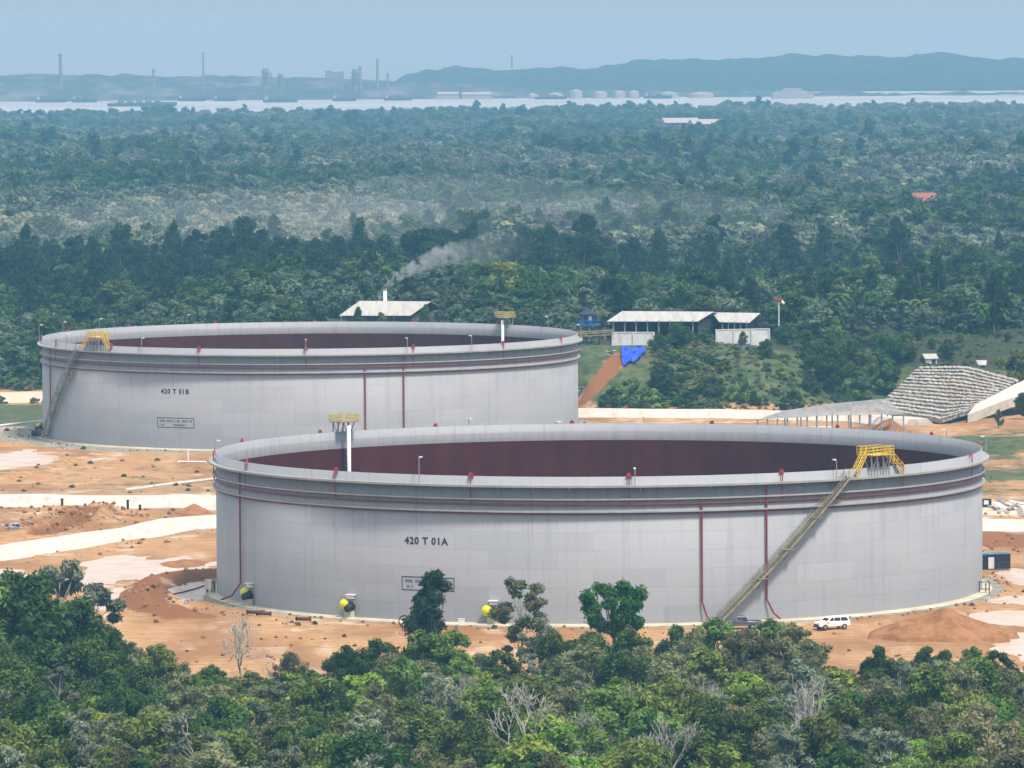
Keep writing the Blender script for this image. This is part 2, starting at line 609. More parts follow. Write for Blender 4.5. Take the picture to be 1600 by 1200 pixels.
# ------------------------------------------------------------------ ground sheet
def build_ground():
    SCAR = [tuple(hit(*q))[:2] for q in ((912, 628), (932, 604), (948, 584), (966, 560))]
    ys = np.concatenate([np.array([-2500, -800, -200, 150, 350, 450, 500, 530]), np.arange(550, 730, 3.0), np.arange(730, 1340, 1.25), np.arange(1340, 1700, 4.0),
                         np.geomspace(1700, 7800, 190)])
    t = np.concatenate([[-40, -12, -5, -3, -2.2, -1.7], np.linspace(-1.35, 1.35, 271), [1.7, 2.2, 3, 5, 12, 40]])
    half = np.maximum(.0851 * ys, 30) + 8
    X = t[None, :] * half[:, None]
    Y = np.repeat(ys[:, None], len(t), 1)
    Z = ground_z(X, Y)
    nr, nc = X.shape
    idx = np.arange(nr * nc).reshape(nr, nc)
    q = np.stack([idx[:-1, :-1], idx[:-1, 1:], idx[1:, 1:], idx[1:, :-1]], -1).reshape(-1, 4)
    me = np_mesh('ground', np.stack([X, Y, Z], -1).reshape(-1, 3), q, True)
    x, y = X.ravel(), Y.ravel()
    hm = hill_mask(x, y)
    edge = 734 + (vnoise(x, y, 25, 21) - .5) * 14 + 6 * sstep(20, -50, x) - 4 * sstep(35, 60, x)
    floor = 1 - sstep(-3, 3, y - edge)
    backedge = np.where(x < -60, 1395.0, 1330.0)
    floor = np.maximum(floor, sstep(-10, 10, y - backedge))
    dA = np.hypot(x - TA[0], y - TA[1])
    dB = np.hypot(x - TB[0], y - TB[1])
    grass = sstep(.04, .25, hm) * (1 - .25 * vnoise(x, y, 12, 30))
    yard = sstep(1030, 1045, y) * (1 - sstep(1165, 1180, y)) * sstep(-10, -40, x)
    grass = np.maximum(grass, yard * .42 * sstep(.45, .65, vnoise(x / 3.0, y, 16, 31)))
    right = sstep(70, 78, x) * sstep(1012, 1030, y) * (1 - sstep(1225, 1245, y))
    grass = np.maximum(grass, right * (.30 + .55 * vnoise(x / 2.0, y, 20, 32)))
    left = sstep(-88, -96, x) * sstep(1320, 1330, y) * (1 - sstep(1400, 1410, y))
    grass = np.maximum(grass, sstep(-75, -85, x) * sstep(1255, 1262, y) * (1 - sstep(1330, 1336, y)) * .8)
    pale = .42 * sstep(.6, .75, vnoise(x / 2.2, y, 13, 33))
    pale = np.maximum(pale, sstep(-80, -88, x) * sstep(1336, 1342, y) * (1 - sstep(1375, 1385, y)))
    pale = np.maximum(pale, sstep(70, 76, x) * sstep(985, 990, y) * (1 - sstep(1010, 1016, y)) * .8)
    b = seg_dist(x, y, BERM)
    wet = np.exp(-(b / 4.0) ** 4)
    for tr in TRENCH:
        wet = np.maximum(wet, .8 * np.exp(-(seg_dist(x, y, tr) / 3.0) ** 2))
    wet = np.maximum(wet, sstep(70, 75, x) * sstep(925, 930, y) * (1 - sstep(958, 962, y)) * .9)
    scar = np.exp(-(seg_dist(x, y, [xy(1300, 600, 5), xy(1375, 605, 4), xy(1410, 590, 8), xy(1440, 568, 10)]) / 5.0) ** 2)
    wet = np.maximum(wet, scar * .85)
    scar2 = np.exp(-(seg_dist(x, y, SCAR) / 2.4) ** 2)
    wet = np.maximum(wet, scar2)
    grass = grass * (1 - np.maximum(scar, scar2) * .95)
    gravel = (1 - sstep(61, 68, dB)) + .7 * (1 - sstep(57, 60, dA))
    site_right = sstep(76, 80, x)
    one = np.ones_like(x)
    for nm, ch in (('zone', (grass, pale, wet, one)), ('zone_more', (np.clip(gravel, 0, 1), floor, one * 0, one))):
        a = me.color_attributes.new(nm, 'FLOAT_COLOR', 'POINT')
        a.data.foreach_set('color', np.stack(ch, -1).astype(np.float32).ravel())
    me.materials.append(M['ground'])
    o = bpy.data.objects.new('ground', me)
    COL.objects.link(o)
    struct(o)


build_ground()

# sea
s = MB()
s.add([(-26000, 6400, -17.5), (26000, 6400, -17.5), (26000, 9700, -17.5), (-26000, 9700, -17.5)], [(0, 1, 2, 3)])
struct(s.build('sea', M['sea']))


# land across the water: low shore on the left, wooded ridge on the right
def far_land(name, mat, d0, d1, xs, top_px, bumps, seed):
    n, mrow = len(xs), 14
    V = []
    for j in range(mrow):
        t = j / (mrow - 1)
        d = d0 + (d1 - d0) * t
        for i, px in enumerate(xs):
            x = (px - 800) / F_PX * d
            ztop = PD(px, np.interp(px, [a for a, _ in top_px], [b for _, b in top_px]), d).z
            prof = min(1, (t / .62)) ** .8
            z = -18 + (ztop + 18) * prof
            bz = (vnoise(x, d, 45, seed) - .5) * bumps * 2 + (vnoise(x, d, 120, seed + 1) - .5) * bumps * 1.4 + (vnoise(x, d, 18, seed + 2) - .5) * bumps
            z += float(bz) * min(1, t * 8)
            if j == 0:
                z = -19
            V.append((x, d, z))
    idx = np.arange(n * mrow).reshape(mrow, n)
    q = np.stack([idx[:-1, :-1], idx[:-1, 1:], idx[1:, 1:], idx[1:, :-1]], -1).reshape(-1, 4)
    me = np_mesh(name, np.array(V), q, True)
    me.materials.append(mat)
    o = bpy.data.objects.new(name, me)
    COL.objects.link(o)
    struct(o)
    return o


k = N('distant_woodland')
geo = k.n('ShaderNodeNewGeometry').outputs['Position']
nf = k.noise(geo, .03, 4, .65)
M['far_wood'] = k.bsdf(k.mix(k.ramp(nf, .35, .65), (.016, .028, .022), (.04, .06, .045)), .95, bump=k.noise(geo, .05, 3), bump_d=8, spec=.05)
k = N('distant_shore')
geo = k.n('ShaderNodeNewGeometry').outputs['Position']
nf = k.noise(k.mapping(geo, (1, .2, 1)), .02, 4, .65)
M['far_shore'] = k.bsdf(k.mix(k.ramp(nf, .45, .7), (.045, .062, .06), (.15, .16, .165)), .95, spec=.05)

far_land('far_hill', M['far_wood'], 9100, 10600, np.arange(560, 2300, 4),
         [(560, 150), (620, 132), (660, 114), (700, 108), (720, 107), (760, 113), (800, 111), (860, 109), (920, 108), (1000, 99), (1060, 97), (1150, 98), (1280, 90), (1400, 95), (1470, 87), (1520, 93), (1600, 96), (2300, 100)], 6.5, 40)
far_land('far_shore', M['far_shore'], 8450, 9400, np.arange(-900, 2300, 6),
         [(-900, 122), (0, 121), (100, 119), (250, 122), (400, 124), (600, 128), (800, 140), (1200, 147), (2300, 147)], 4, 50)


# ------------------------------------------------------------------ storage tanks
def bend(pts, theta0, r):
    out = []
    for x, y, z in pts:
        a = theta0 + x / r
        out.append(((r + z) * math.sin(a), -(r + z) * math.cos(a), y))
    return out


def text_mesh(txt, size, offset=.0):
    cu = bpy.data.curves.new('lettering', 'FONT')
    cu.body = txt
    cu.size = size
    cu.offset = offset
    cu.align_x = 'CENTER'
    cu.space_character = 1.15
    cu.resolution_u = 3
    o = bpy.data.objects.new('lettering', cu)
    COL.objects.link(o)
    dg = bpy.context.evaluated_depsgraph_get()
    me = bpy.data.meshes.new_from_object(o.evaluated_get(dg))
    bpy.data.objects.remove(o)
    vs = [tuple(v.co) for v in me.vertices]
    fs = [tuple(p.vertices) for p in me.polygons]
    bpy.data.meshes.remove(me)
    return vs, fs


def add_uv(o, r):
    me = o.data
    uv = me.uv_layers.new(name='UVMap')
    for p in me.polygons:
        an = [math.atan2(me.vertices[v].co.x, -me.vertices[v].co.y) for v in p.vertices]
        ref = an[0]
        for li, v, a in zip(p.loop_indices, p.vertices, an):
            while a - ref > math.pi:
                a -= 2 * math.pi
            while a - ref < -math.pi:
                a += 2 * math.pi
            uv.data[li].uv = (a * r + 400, me.vertices[v].co.z)


def pol(th, r, z):
    return Vector((r * math.sin(th), -r * math.cos(th), z))


def make_tank(label, loc, stair, plat, gpole, foam0, risers, number, num_th, num_z, num_w, plate, mixers, lamps):
    t = thing('storage_tank', label, 'storage tank', loc, 0, 'large open-top storage tanks')
    SEG = 288
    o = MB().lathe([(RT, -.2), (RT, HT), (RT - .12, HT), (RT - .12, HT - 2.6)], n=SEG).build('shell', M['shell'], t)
    for p in o.data.polygons:
        p.use_smooth = abs(p.normal.z) < .5
    add_uv(o, RT)
    o = MB().lathe([(RT - .16, HT - 2.55), (RT - .16, 1.5)], n=SEG).build('rusty_inner_wall', M['rust'], t, True)
    o['label'] = 'dark maroon rusted inner face of the wall'
    add_uv(o, RT)
    MB().lathe([(RT - .3, 3.2), (RT - 6, 3.2), (RT - 6.2, 2.7), (0.01, 2.7)], n=96).build('floating_roof', M['roof_deck'], t)
    gzp = HT - 1.15
    MB().lathe([(RT + .003, gzp), (RT + 1.0, gzp), (RT + 1.0, gzp - .28), (RT + .94, gzp - .28), (RT + .94, gzp - .1), (RT + .003, gzp - .1)], n=SEG).build('wind_girder', M['girder'], t)
    for i in range(72):
        br = MB()
        a = 2 * math.pi * i / 72
        p1, p2, p3 = pol(a, RT + .01, gzp - .1), pol(a, RT + .85, gzp - .1), pol(a, RT + .01, gzp - .75)
        tdir = Vector((math.cos(a), math.sin(a), 0)) * .05
        br.add([p1 - tdir, p2 - tdir, p3 - tdir, p1 + tdir, p2 + tdir, p3 + tdir], [(0, 1, 2), (5, 4, 3), (0, 3, 4, 1), (1, 4, 5, 2), (2, 5, 3, 0)])
        br.build('girder_bracket', M['girder'], t)
    for zz in (HT - 2.95, HT - 4.65):
        MB().lathe([(RT + .003, zz), (RT + .5, zz), (RT + .5, zz - .2), (RT + .44, zz - .2), (RT + .44, zz - .07), (RT + .003, zz - .07)], n=SEG).build('stiffener_ring', M['ring'], t)
    ring = MB()
    for zz, rr in ((HT - 3.75, .09), (HT - 5.05, .06)):
        prof = [(RT + .22 + rr * math.cos(a), zz + rr * math.sin(a)) for a in [2 * math.pi * q / 6 for q in range(6)]]
        ring.lathe(prof, n=SEG, close=True)
    ring.build('foam_ring_pipe', M['red'], t, True)
    MB().lathe([(RT + .004, .22), (RT + 1.2, .18), (RT + 1.7, -.25), (RT + .004, -.25)], n=SEG).build('base_ring', M['concrete2'], t)
    # foam makers round the rim
    for i in range(16):
        a = R_(foam0 + 22.5 * i)
        f = MB()
        tx = Vector((math.cos(a), math.sin(a), 0))
        c0 = pol(a, RT + .03, HT)
        f.add([c0 - tx * .42, c0 + tx * .42, c0 + tx * .18 + Vector((0, 0, .5)), c0 - tx * .18 + Vector((0, 0, .5))] +
              [q + pol(a, .16, 0) for q in (c0 - tx * .42, c0 + tx * .42, c0 + tx * .18 + Vector((0, 0, .5)), c0 - tx * .18 + Vector((0, 0, .5)))],
              [(0, 1, 2, 3), (7, 6, 5, 4), (0, 4, 5, 1), (1, 5, 6, 2), (2, 6, 7, 3), (3, 7, 4, 0)])
        f.tube([pol(a, RT + .35, HT - .9), pol(a, RT + .35, HT + .15), pol(a, RT + .1, HT + .3)], .085, 8)
        fm = f.build('foam_maker', M['brightred'], t)
        MB().tube([pol(a, RT + .3, HT - 3.75), pol(a, RT + .35, HT - .9)], .07, 6).build('riser', M['red'], fm)
    # risers down the wall
    for deg, ztop, kick in risers:
        a = R_(deg)
        MB().tube([pol(a, RT + .32, ztop), pol(a, RT + .32, 3.0), pol(a + kick / RT, RT + .8, 1.1), pol(a + kick * 1.3 / RT, RT + 2.2, .5)], .13, 8).build('fire_water_riser', M['red'], t)
    # spiral stair
    a0, a1 = R_(stair[0]), R_(stair[1])
    zt = HT - 1.1
    sg = 60
    st = None
    for rr in (RT + .35, RT + 1.4):
        m = MB()
        for i in range(sg):
            u0, u1 = i / sg, (i + 1) / sg
            p, q = pol(a0 + (a1 - a0) * u0, rr, zt * u0), pol(a0 + (a1 - a0) * u1, rr, zt * u1)
            n_ = pol(a0 + (a1 - a0) * (u0 + u1) / 2, .04, 0)
            up = Vector((0, 0, .38))
            m.add([p - n_, q - n_, q - n_ + up, p - n_ + up, p + n_, q + n_, q + n_ + up, p + n_ + up],
                  [(3, 2, 1, 0), (4, 5, 6, 7), (0, 1, 5, 4), (3, 7, 6, 2)])
        if st is None:
            st = m.build('staircase', M['dullyellow'], t)
        else:
            m.build('stringer', M['dullyellow'], st)
    m = MB()
    ns = 86
    for i in range(ns):
        u = (i + .5) / ns
        a = a0 + (a1 - a0) * u
        c = pol(a, RT + .88, zt * u + .25)
        m.box(c, (.34, 1.0, .05), a)
    m.build('treads', M['dullyellow'], st)
    m = MB()
    for rr in (RT + 1.42, RT + .33):
        for hgt, rad in ((1.05, .035), (.55, .025)):
            m.tube([pol(a0 + (a1 - a0) * i / sg, rr, zt * i / sg + .3 + hgt) for i in range(sg + 1)], rad, 5)
        for i in range(0, ns, 2):
            u = i / ns
            p = pol(a0 + (a1 - a0) * u, rr, zt * u + .2)
            m.tube([p, p + Vector((0, 0, 1.3))], .035, 4)
    m.build('handrail', M['dullyellow'], st)
    for u in (.3, .5, .72):
        m = MB()
        a = a0 + (a1 - a0) * u
        m.box(pol(a, RT + .9, zt * u + .22), (1.6, 1.3, .1), a)
        m.tube([pol(a, RT + 1.4, zt * u), pol(a, RT + .05, zt * u - 1.3)], .06, 5)
        m.build('landing', M['dullyellow'], st)
    # platforms over the rim
    for k_, (deg, w, h, legs) in enumerate(plat):
        a = R_(deg)
        tx = Vector((math.cos(a), math.sin(a), 0))
        c = pol(a, RT - .4, HT + h)
        pf = MB().box(c, (w, 3.0, .12), a).build('platform', M['yellow'] if k_ == 0 else M['dullyellow'], t)
        rl = MB()
        corners = [c + tx * sx * w / 2 + pol(a, sy * 1.5, 0) for sx, sy in ((-1, -1), (1, -1), (1, 1), (-1, 1))]
        for i in range(4):
            p, q = corners[i], corners[(i + 1) % 4]
            for hh in (.35, .75, 1.15):
                rl.tube([p + Vector((0, 0, hh)), q + Vector((0, 0, hh))], .055, 5)
            nn = 5
            for j in range(nn):
                pp = p.lerp(q, j / nn)
                rl.tube([pp, pp + Vector((0, 0, 1.2))], .055, 5)
        rl.build('railing', M['yellow'] if k_ == 0 else M['paleyellow'], pf)
        lg = MB()
        for sx in (-.42, -.14, .14, .42):
            lg.tube([pol(a, RT + .55, HT - 1.15) + tx * sx * w, pol(a, RT + .55, HT + h)  + tx * sx * w], .1, 6)
            lg.tube([pol(a, RT - .2, HT) + tx * sx * w, pol(a, RT - .9, HT + h) + tx * sx * w], .09, 6)
        for sx in (-.42, .14):
            lg.tube([pol(a, RT + .55, HT - 1.0) + tx * sx * w, pol(a, RT + .55, HT + h) + tx * (sx + .28) * w], .06, 5)
        lg.build('support_frame', M['steel'], pf)
        for sd, nm in (((-1, 1) if legs else ())  and ((-1, 'a'), (1, 'b')) or ()):
            s_ = MB()
            p_top = c + tx * sd * w / 2
            p_bot = pol(a + sd * (w / 2 + 2.6) / RT, RT + .4, HT - 1.1)
            for off in (-.4, .4):
                o1 = pol(a, off, 0)
                s_.tube([p_top + o1, p_bot + o1], .07, 5)
                for hh in (.6, 1.1):
                    s_.tube([p_top + o1 + Vector((0, 0, hh)), p_bot + o1 + Vector((0, 0, hh))], .05, 5)
                for j in range(6):
                    q = (p_top + o1).lerp(p_bot + o1, j / 5)
                    s_.tube([q, q + Vector((0, 0, 1.1))], .045, 4)
            for j in range(1, 8):
                q = p_top.lerp(p_bot, j / 8)
                s_.box(q, (.3, .8, .05), a)
            s_.build('steps', M['yellow'], pf)
    # guide pole inside the shell
    a = R_(gpole)
    MB().tube([pol(a, RT - 1.6, 3), pol(a, RT - 1.6, HT + 1.0)], .30, 12).build('guide_pole', M['white'], t, True)
    # lamps round the rim
    for deg, hh in lamps:
        a = R_(deg)
        lp = MB().tube([pol(a, RT + .6, HT - 1.15), pol(a, RT + .6, HT + hh), pol(a, RT + .1, HT + hh + .25)], .06, 6).build('lamp_post', M['steel'], t)
        MB().box(pol(a, RT + .1, HT + hh + .22), (.3, .55, .16), a).build('lamp_head', M['white'], lp)
    # tag number and name plate painted on the wall
    vs, fs = text_mesh(number, 1.0, .035)
    xs_ = [v[0] for v in vs]
    ys_ = [v[1] for v in vs]
    sc = num_w / (max(xs_) - min(xs_))
    scy = sc
    vs = [((x - (max(xs_) + min(xs_)) / 2) * sc, num_z + (y - min(ys_)) * scy, .02) for x, y, z in vs]
    MB().add(bend(vs, R_(num_th), RT), fs).build('number_marking', M['letter'], t)
    pth, pz, pw, ph = plate
    m = MB()

    def bar_(x0, x1, y0, y1):
        n_ = max(1, int((x1 - x0) / .5))
        for i in range(n_):
            xa, xb = x0 + (x1 - x0) * i / n_, x0 + (x1 - x0) * (i + 1) / n_
            m.add(bend([(xa, y0, .02), (xb, y0, .02), (xb, y1, .02), (xa, y1, .02)], R_(pth), RT), [(0, 1, 2, 3)])
    lw = .12
    bar_(-pw / 2, pw / 2, pz, pz + lw)
    bar_(-pw / 2, pw / 2, pz + ph - lw, pz + ph)
    bar_(-pw / 2, -pw / 2 + lw, pz + lw, pz + ph - lw)
    bar_(pw / 2 - lw, pw / 2, pz + lw, pz + ph - lw)
    m.build('plate_border', M['letter'], t)
    m = MB()
    rr = random.Random(3)
    for y0, hh, spans in ((pz + ph * .56, ph * .22, ((-.43, .12), (.18, .42))), (pz + ph * .18, ph * .18, ((-.43, -.28), (-.05, .26)))):
        for sa, sb in spans:                       # rows of small worn characters, unreadable at this size
            x = sa * pw
            while x < sb * pw:
                w = hh * .6
                if rr.random() < .86:
                    q = .16 * hh
                    for (xa, xb, ya, yb) in ((x, x + q, y0, y0 + hh), (x + w - q * 1.6, x + w - q * .6, y0, y0 + hh), (x, x + w - q, y0 + hh * rr.choice((.0, .42, .84)), 0)):
                        if yb == 0:
                            yb = ya + q
                        m.add(bend([(xa, ya, .02), (xb, ya, .02), (xb, yb, .02), (xa, yb, .02)], R_(pth), RT), [(0, 1, 2, 3)])
                x += w * 1.25
    m.build('plate_lettering', M['letter'], t)
    # side-entry mixers
    for deg in mixers:
        a = R_(deg)
        tx = Vector((math.cos(a), math.sin(a), 0))
        c = pol(a, RT, 1.9)
        mx = MB().tube([c + pol(a, -.1, 0), c + pol(a, .15, 0)], .95, 16).build('mixer_flange', M['steel'], t)
        MB().tube([c + pol(a, .15, 0) - tx * .35, c + pol(a, .7, 0) - tx * .4, c + pol(a, 1.3, 0) - tx * .45], [.55, .8, .5], 14).build('mixer_guard', mats_y(), mx, True)
        MB().tube([c + pol(a, .3, -.2) + tx * .55, c + pol(a, 1.6, -.5) + tx * .75], [.6, .45], 12).build('mixer_motor', M['black'], mx, True)
        b = MB().box(c + pol(a, .5, -1.3) + tx * .3, (1.2, .8, 1.0), a)
        b.build('mixer_support', M['concrete2'], mx)
        MB().box(c + pol(a, .45, 1.35) + tx * .45, (1.3, .9, .12), a).box(c + pol(a, .35, 1.0) + tx * .45, (.9, .6, .35), a).build('mixer_hood', M['white'], mx)
    return t


M['limeyellow'] = simple('lime_yellow_guard', (.66, .66, .02), .45, .12)


def mats_y():
    return M['limeyellow']


make_tank('nearest of two huge grey open storage tanks, numbered 420 T 01A', TA,
          (15.9, 36.8), [(43.2, 4.2, 1.7, True), (-136.5, 3.6, 1.5, False)], -136.2, 3.4,
          [(-66.3, HT - 1.3, -2.2), (13.7, HT - 3.7, .5), (23.4, HT - 1.3, .8)],
          '420 T 01A', -26.1, 10.6, 6.6, (-25.9, 4.3, 8.0, 1.9), (-63.2, -39.2, -16.3),
          [(-26.8, 2.2), (4.2, .9), (34.8, 1.2), (88, 1.3), (-95, .9), (112, .8), (-160, .8), (172, .8), (150, .8)])
make_tank('farther grey open storage tank behind on the left, numbered 420 T 01B', TB,
          (-73, -54), [(-49, 3.6, 1.6, True), (133, 3.4, 1.5, False)], 132.3, 1.0,
          [(-70.5, HT - 1.3, 0), (13.1, HT - 3.7, .8), (21.3, HT - 1.3, 1.0)],
          '420 T 01B', -27.3, 11.0, 6.4, (-27.2, 4.3, 8.4, 2.0), (-84, 66.0),
          [(-88, 2.2), (-110, 1.8), (-125, 1.8), (-150, 1.8), (1, 1.6), (22, 1.6), (37, 1.6), (118, 2.0), (175, 1.0), (-35, 1.6), (-60, 1.6), (88, 1.6)])


# ------------------------------------------------------------------ bunds and slabs on the site
def bund(label, pts, hgt, wt, wb):
    pts = [Vector((p[0], p[1], 0)) for p in pts]
    fine = []
    for a, b in zip(pts[:-1], pts[1:]):
        n = max(2, int((b - a).length / 6))
        fine += [a.lerp(b, i / n) for i in range(n)]
    fine.append(pts[-1])
    vs, fs = [], []
    for i, p in enumerate(fine):
        t = (fine[min(i + 1, len(fine) - 1)] - fine[max(i - 1, 0)]).normalized()
        n = Vector((-t.y, t.x, 0))
        g = gz(p.x, p.y)
        j = random.uniform(-.12, .12)
        for off, z in ((-wb / 2, -.7), (-wb / 2 + j, .05), (-wt / 2 + j, hgt + j), (wt / 2 + j, hgt + j * .5), (wb / 2, .05), (wb / 2, -.7)):
            q = p + n * off
            vs.append((q.x, q.y, g + z))
    for i in range(len(fine) - 1):
        for k_ in range(6):
            k2 = (k_ + 1) % 6
            fs.append((i * 6 + k_, (i + 1) * 6 + k_, (i + 1) * 6 + k2, i * 6 + k2))
    fs.append((0, 1, 2, 3, 4, 5))
    e = (len(fine) - 1) * 6
    fs.append((e + 5, e + 4, e + 3, e + 2, e + 1, e))
    o = MB().add(vs, fs).build('bund_wall', M['concrete'])
    return tag(o, label, 'bund wall', 'pale concrete bunds round the tank yards')


bund('white concrete bund slanting from the left edge to the near tank', [xy(-420, 905), xy(-120, 886), xy(0, 870), xy(170, 843), xy(336, 819), xy(470, 812), xy(1400, 816), xy(1540, 828), xy(1900, 828)], 1.5, 4.5, 8.5)
bund('level pale concrete bund in front of the farther tank, with dark posts', [xy(-420, 778), xy(0, 788), xy(170, 790), xy(336, 794), xy(900, 793)], 1.7, 5.5, 10.5)
bund('pale concrete bund at the foot of the green hillside, right of farther tank', [(4, 1280), (24, 1277), (50, 1273), (72, 1262), (84, 1240)], 1.6, 4, 8)


def slab(name, pts, mat, thick=.25):
    n = len(pts)
    vs = [Vector(p) for p in pts] + [Vector(p) - Vector((0, 0, thick)) for p in pts]
    fs = [tuple(range(n)), tuple(range(2 * n - 1, n - 1, -1))]
    for i in range(n):
        j = (i + 1) % n
        fs.append((j, i, n + i, n + j))
    return MB().add(vs, fs).build(name, mat)


# kerb line and ramp
kp = [xy(196, 771, -.8), xy(260, 760, -1.2), xy(337, 748, -1.6)]
m = MB()
for a, b in zip(kp[:-1], kp[1:]):
    m.tube([(a[0], a[1], gz(*a) + .15), (b[0], b[1], gz(*b) + .15)], .35, 6)
tag(m.build('drain_kerb', M['concrete']), 'thin pale kerb running diagonally between the two tanks on left', 'kerb')
rp = [(1512, 648, 1252), (1540, 637, 1262), (1580, 622, 1272), (1640, 606, 1284), (1640, 588, 1302), (1600, 594, 1300), (1560, 612, 1286), (1524, 632, 1264)]
struct(slab('ramp', [PD(*q) for q in rp], M['concrete'], 2.0))


# muddy pools: level sheets of standing water lying in the basins
for cx, cy, rx, ry, lev in BASINS:
    n = 48
    o = MB().add([(cx + rx * 1.32 * math.cos(6.28318 * i / n), cy + ry * 1.32 * math.sin(6.28318 * i / n), lev) for i in range(n)], [tuple(range(n))]).build('puddle', M['puddle'])
    struct(o)


# ------------------------------------------------------------------ heaps of earth
def mound(name, label, cx, cy, rx, ry, h, seed, mat=None, twin=0.0):
    n, mm = 64, 22
    vs = []
    z0 = gz(cx, cy)
    for j in range(mm):
        t = j / (mm - 1)
        for i in range(n):
            a = 2 * math.pi * i / n
            wob = .85 + .3 * float(vnoise(20 + math.cos(a) * 4, 20 + math.sin(a) * 4, 1.6, seed))
            x, y = cx + rx * t * wob * math.cos(a), cy + ry * t * wob * math.sin(a)
            prof = (1 - t) ** .85
            if twin:
                prof *= 1 - twin * math.exp(-((x - cx + rx * .12) / (rx * .16)) ** 2)
            z = z0 + h * prof * (.85 + .3 * float(vnoise(x, y, 2.2, seed + 1))) - .12
            if t > .95:
                z = z0 - .6
            vs.append((x, y, z))
    fs = []
    for j in range(mm - 1):
        for i in range(n):
            i2 = (i + 1) % n
            fs.append((j * n + i, (j + 1) * n + i, (j + 1) * n + i2, j * n + i2))
    o = MB().add(vs, fs).build(name, mat or M['clay'], None, True)
    return tag(o, label, 'soil mound', 'heaps of dug soil')


p = P(1468, 996)
mound('soil_mound', 'long heap of orange brown soil right of the white car', p.x, p.y, 10.5, 7.5, 3.9, 70, None, .18)
p = P(307, 797)
mound('soil_mound', 'small brown heap of soil against the level bund, left of near tank', p.x, p.y - 7, 3.2, 3.5, 1.6, 74)
p = P(1400, 662)
mound('soil_mound', 'reddish bank of soil behind the posts of the grey sheet roof', p.x - 1, p.y + 2, 5, 6, 3.2, 77)
p = P(322, 893)
mound('soil_mound', 'low brown heap of soil touching the near tank foot on its left', p.x - 4, p.y + 14, 5, 8, 1.1, 79)


# ------------------------------------------------------------------ vehicles
def make_car(name, label, cat, loc, rz, paint, pickup=False, group='vehicles parked on the site'):
    t = thing(name, label, cat, loc, rz, group)
    if pickup:
        prof = [(-2.55, .5), (-2.6, .85), (-2.45, 1.05), (-1.35, 1.15), (-.7, 1.74), (.55, 1.76), (.85, 1.12), (2.6, 1.08), (2.62, .5)]
    else:
        prof = [(-2.3, .42), (-2.36, .72), (-2.22, 1.0), (-1.2, 1.13), (-.42, 1.70), (.9, 1.76), (1.95, 1.70), (2.3, 1.12), (2.36, .75), (2.3, .42)]
    W = .92

    def yw(z):
        return W if z < 1.16 else W * (1 - .24 * (z - 1.1) / .65)
    left = [(x, -yw(z), z) for x, z in prof]
    right = [(x, yw(z), z) for x, z in prof]
    n = len(prof)
    m = MB().add(left + right, [tuple(range(n)), tuple(range(2 * n - 1, n - 1, -1))] + [((i + 1) % n, i, n + i, n + (i + 1) % n) for i in range(n)])
    b = m.build('body', paint, t)
    bv = b.modifiers.new('bevel', 'BEVEL')
    bv.width = .06
    bv.segments = 2
    # side windows, windscreen, rear window, slightly proud of the body
    def side(x0, x1, x2, x3, s_):
        z0, z1 = 1.17, 1.60
        e = .012
        q = [(x0, s_ * (yw(z0) + e), z0), (x1, s_ * (yw(z0) + e), z0), (x2, s_ * (yw(z1) + e), z1), (x3, s_ * (yw(z1) + e), z1)]
        return q if s_ < 0 else q[::-1]
    for s_ in (-1, 1):
        spans = ((-1.0, -.05, -.05, -.45), (.03, .75, .6, .03)) if pickup else ((-1.0, -.15, -.15, -.42), (-.06, .82, .82, -.06), (.92, 2.02, 1.78, .92))
        for sp_ in spans:
            MB().add(side(*sp_, s_), [(0, 1, 2, 3)]).build('side_window', M['glass'], t)
        MB().tube([(-1.0, s_ * (W + .02), 1.2), (-1.0, s_ * (W + .2), 1.25)], .09, 6).build('wing_mirror', paint, t)
        MB().box((prof[1][0] + .1, s_ * .68, .86), (.2, .4, .18)).build('headlight', M['white'], t)
        MB().box((prof[-2][0] - .06, s_ * .78, .98), (.12, .22, .3)).build('tail_light', M['brightred'], t)
    (xa, za), (xb, zb) = prof[3], prof[4]
    nv = Vector((-(zb - za), 0, (xb - xa))).normalized() * .012
    MB().add([Vector(q) + nv for q in ((xa + .1, -.78, za + .08), (xa + .1, .78, za + .08), (xb - .03, .7, zb - .05), (xb - .03, -.7, zb - .05))], [(3, 2, 1, 0)]).build('windscreen', M['glass'], t)
    MB().box((prof[1][0] + .02, 0, .66), (.12, 1.2, .22)).build('grille', M['black'], t)
    MB().box((prof[1][0] + .06, 0, .42), (.2, 1.75, .16)).build('bumper', M['black'], t)
    if pickup:
        MB().box((1.75, 0, 1.1), (1.55, 1.6, .04)).build('load_bed', M['black'], t)
    for x in (-1.45, 1.42):
        for s_ in (-1, 1):
            wh = MB().tube([(x, s_ * .70, .37), (x, s_ * .95, .37)], .37, 18).build('wheel', M['tyre'], t)
            MB().tube([(x, s_ * .90, .37), (x, s_ * .962, .37)], .22, 12).build('rim', M['steel'], wh)
    return t


p = P(1300, 985)
make_car('car', 'white estate car with dark windows parked on the clay by near tank', 'car', (p.x, p.y, gz(p.x, p.y)), R_(24), M['car_white'])
p = P(1158, 981)
make_car('pickup_truck', 'dark grey pickup truck at the foot of the near tank staircase', 'pickup truck', (p.x, p.y, gz(p.x, p.y)), R_(6), M['car_grey'], True)
p = P(24, 832)
make_car('pickup_truck', 'grey pickup truck beside dug trenches at the left edge', 'pickup truck', (p.x, p.y, gz(p.x, p.y) + .1), R_(8), M['steel'], True)

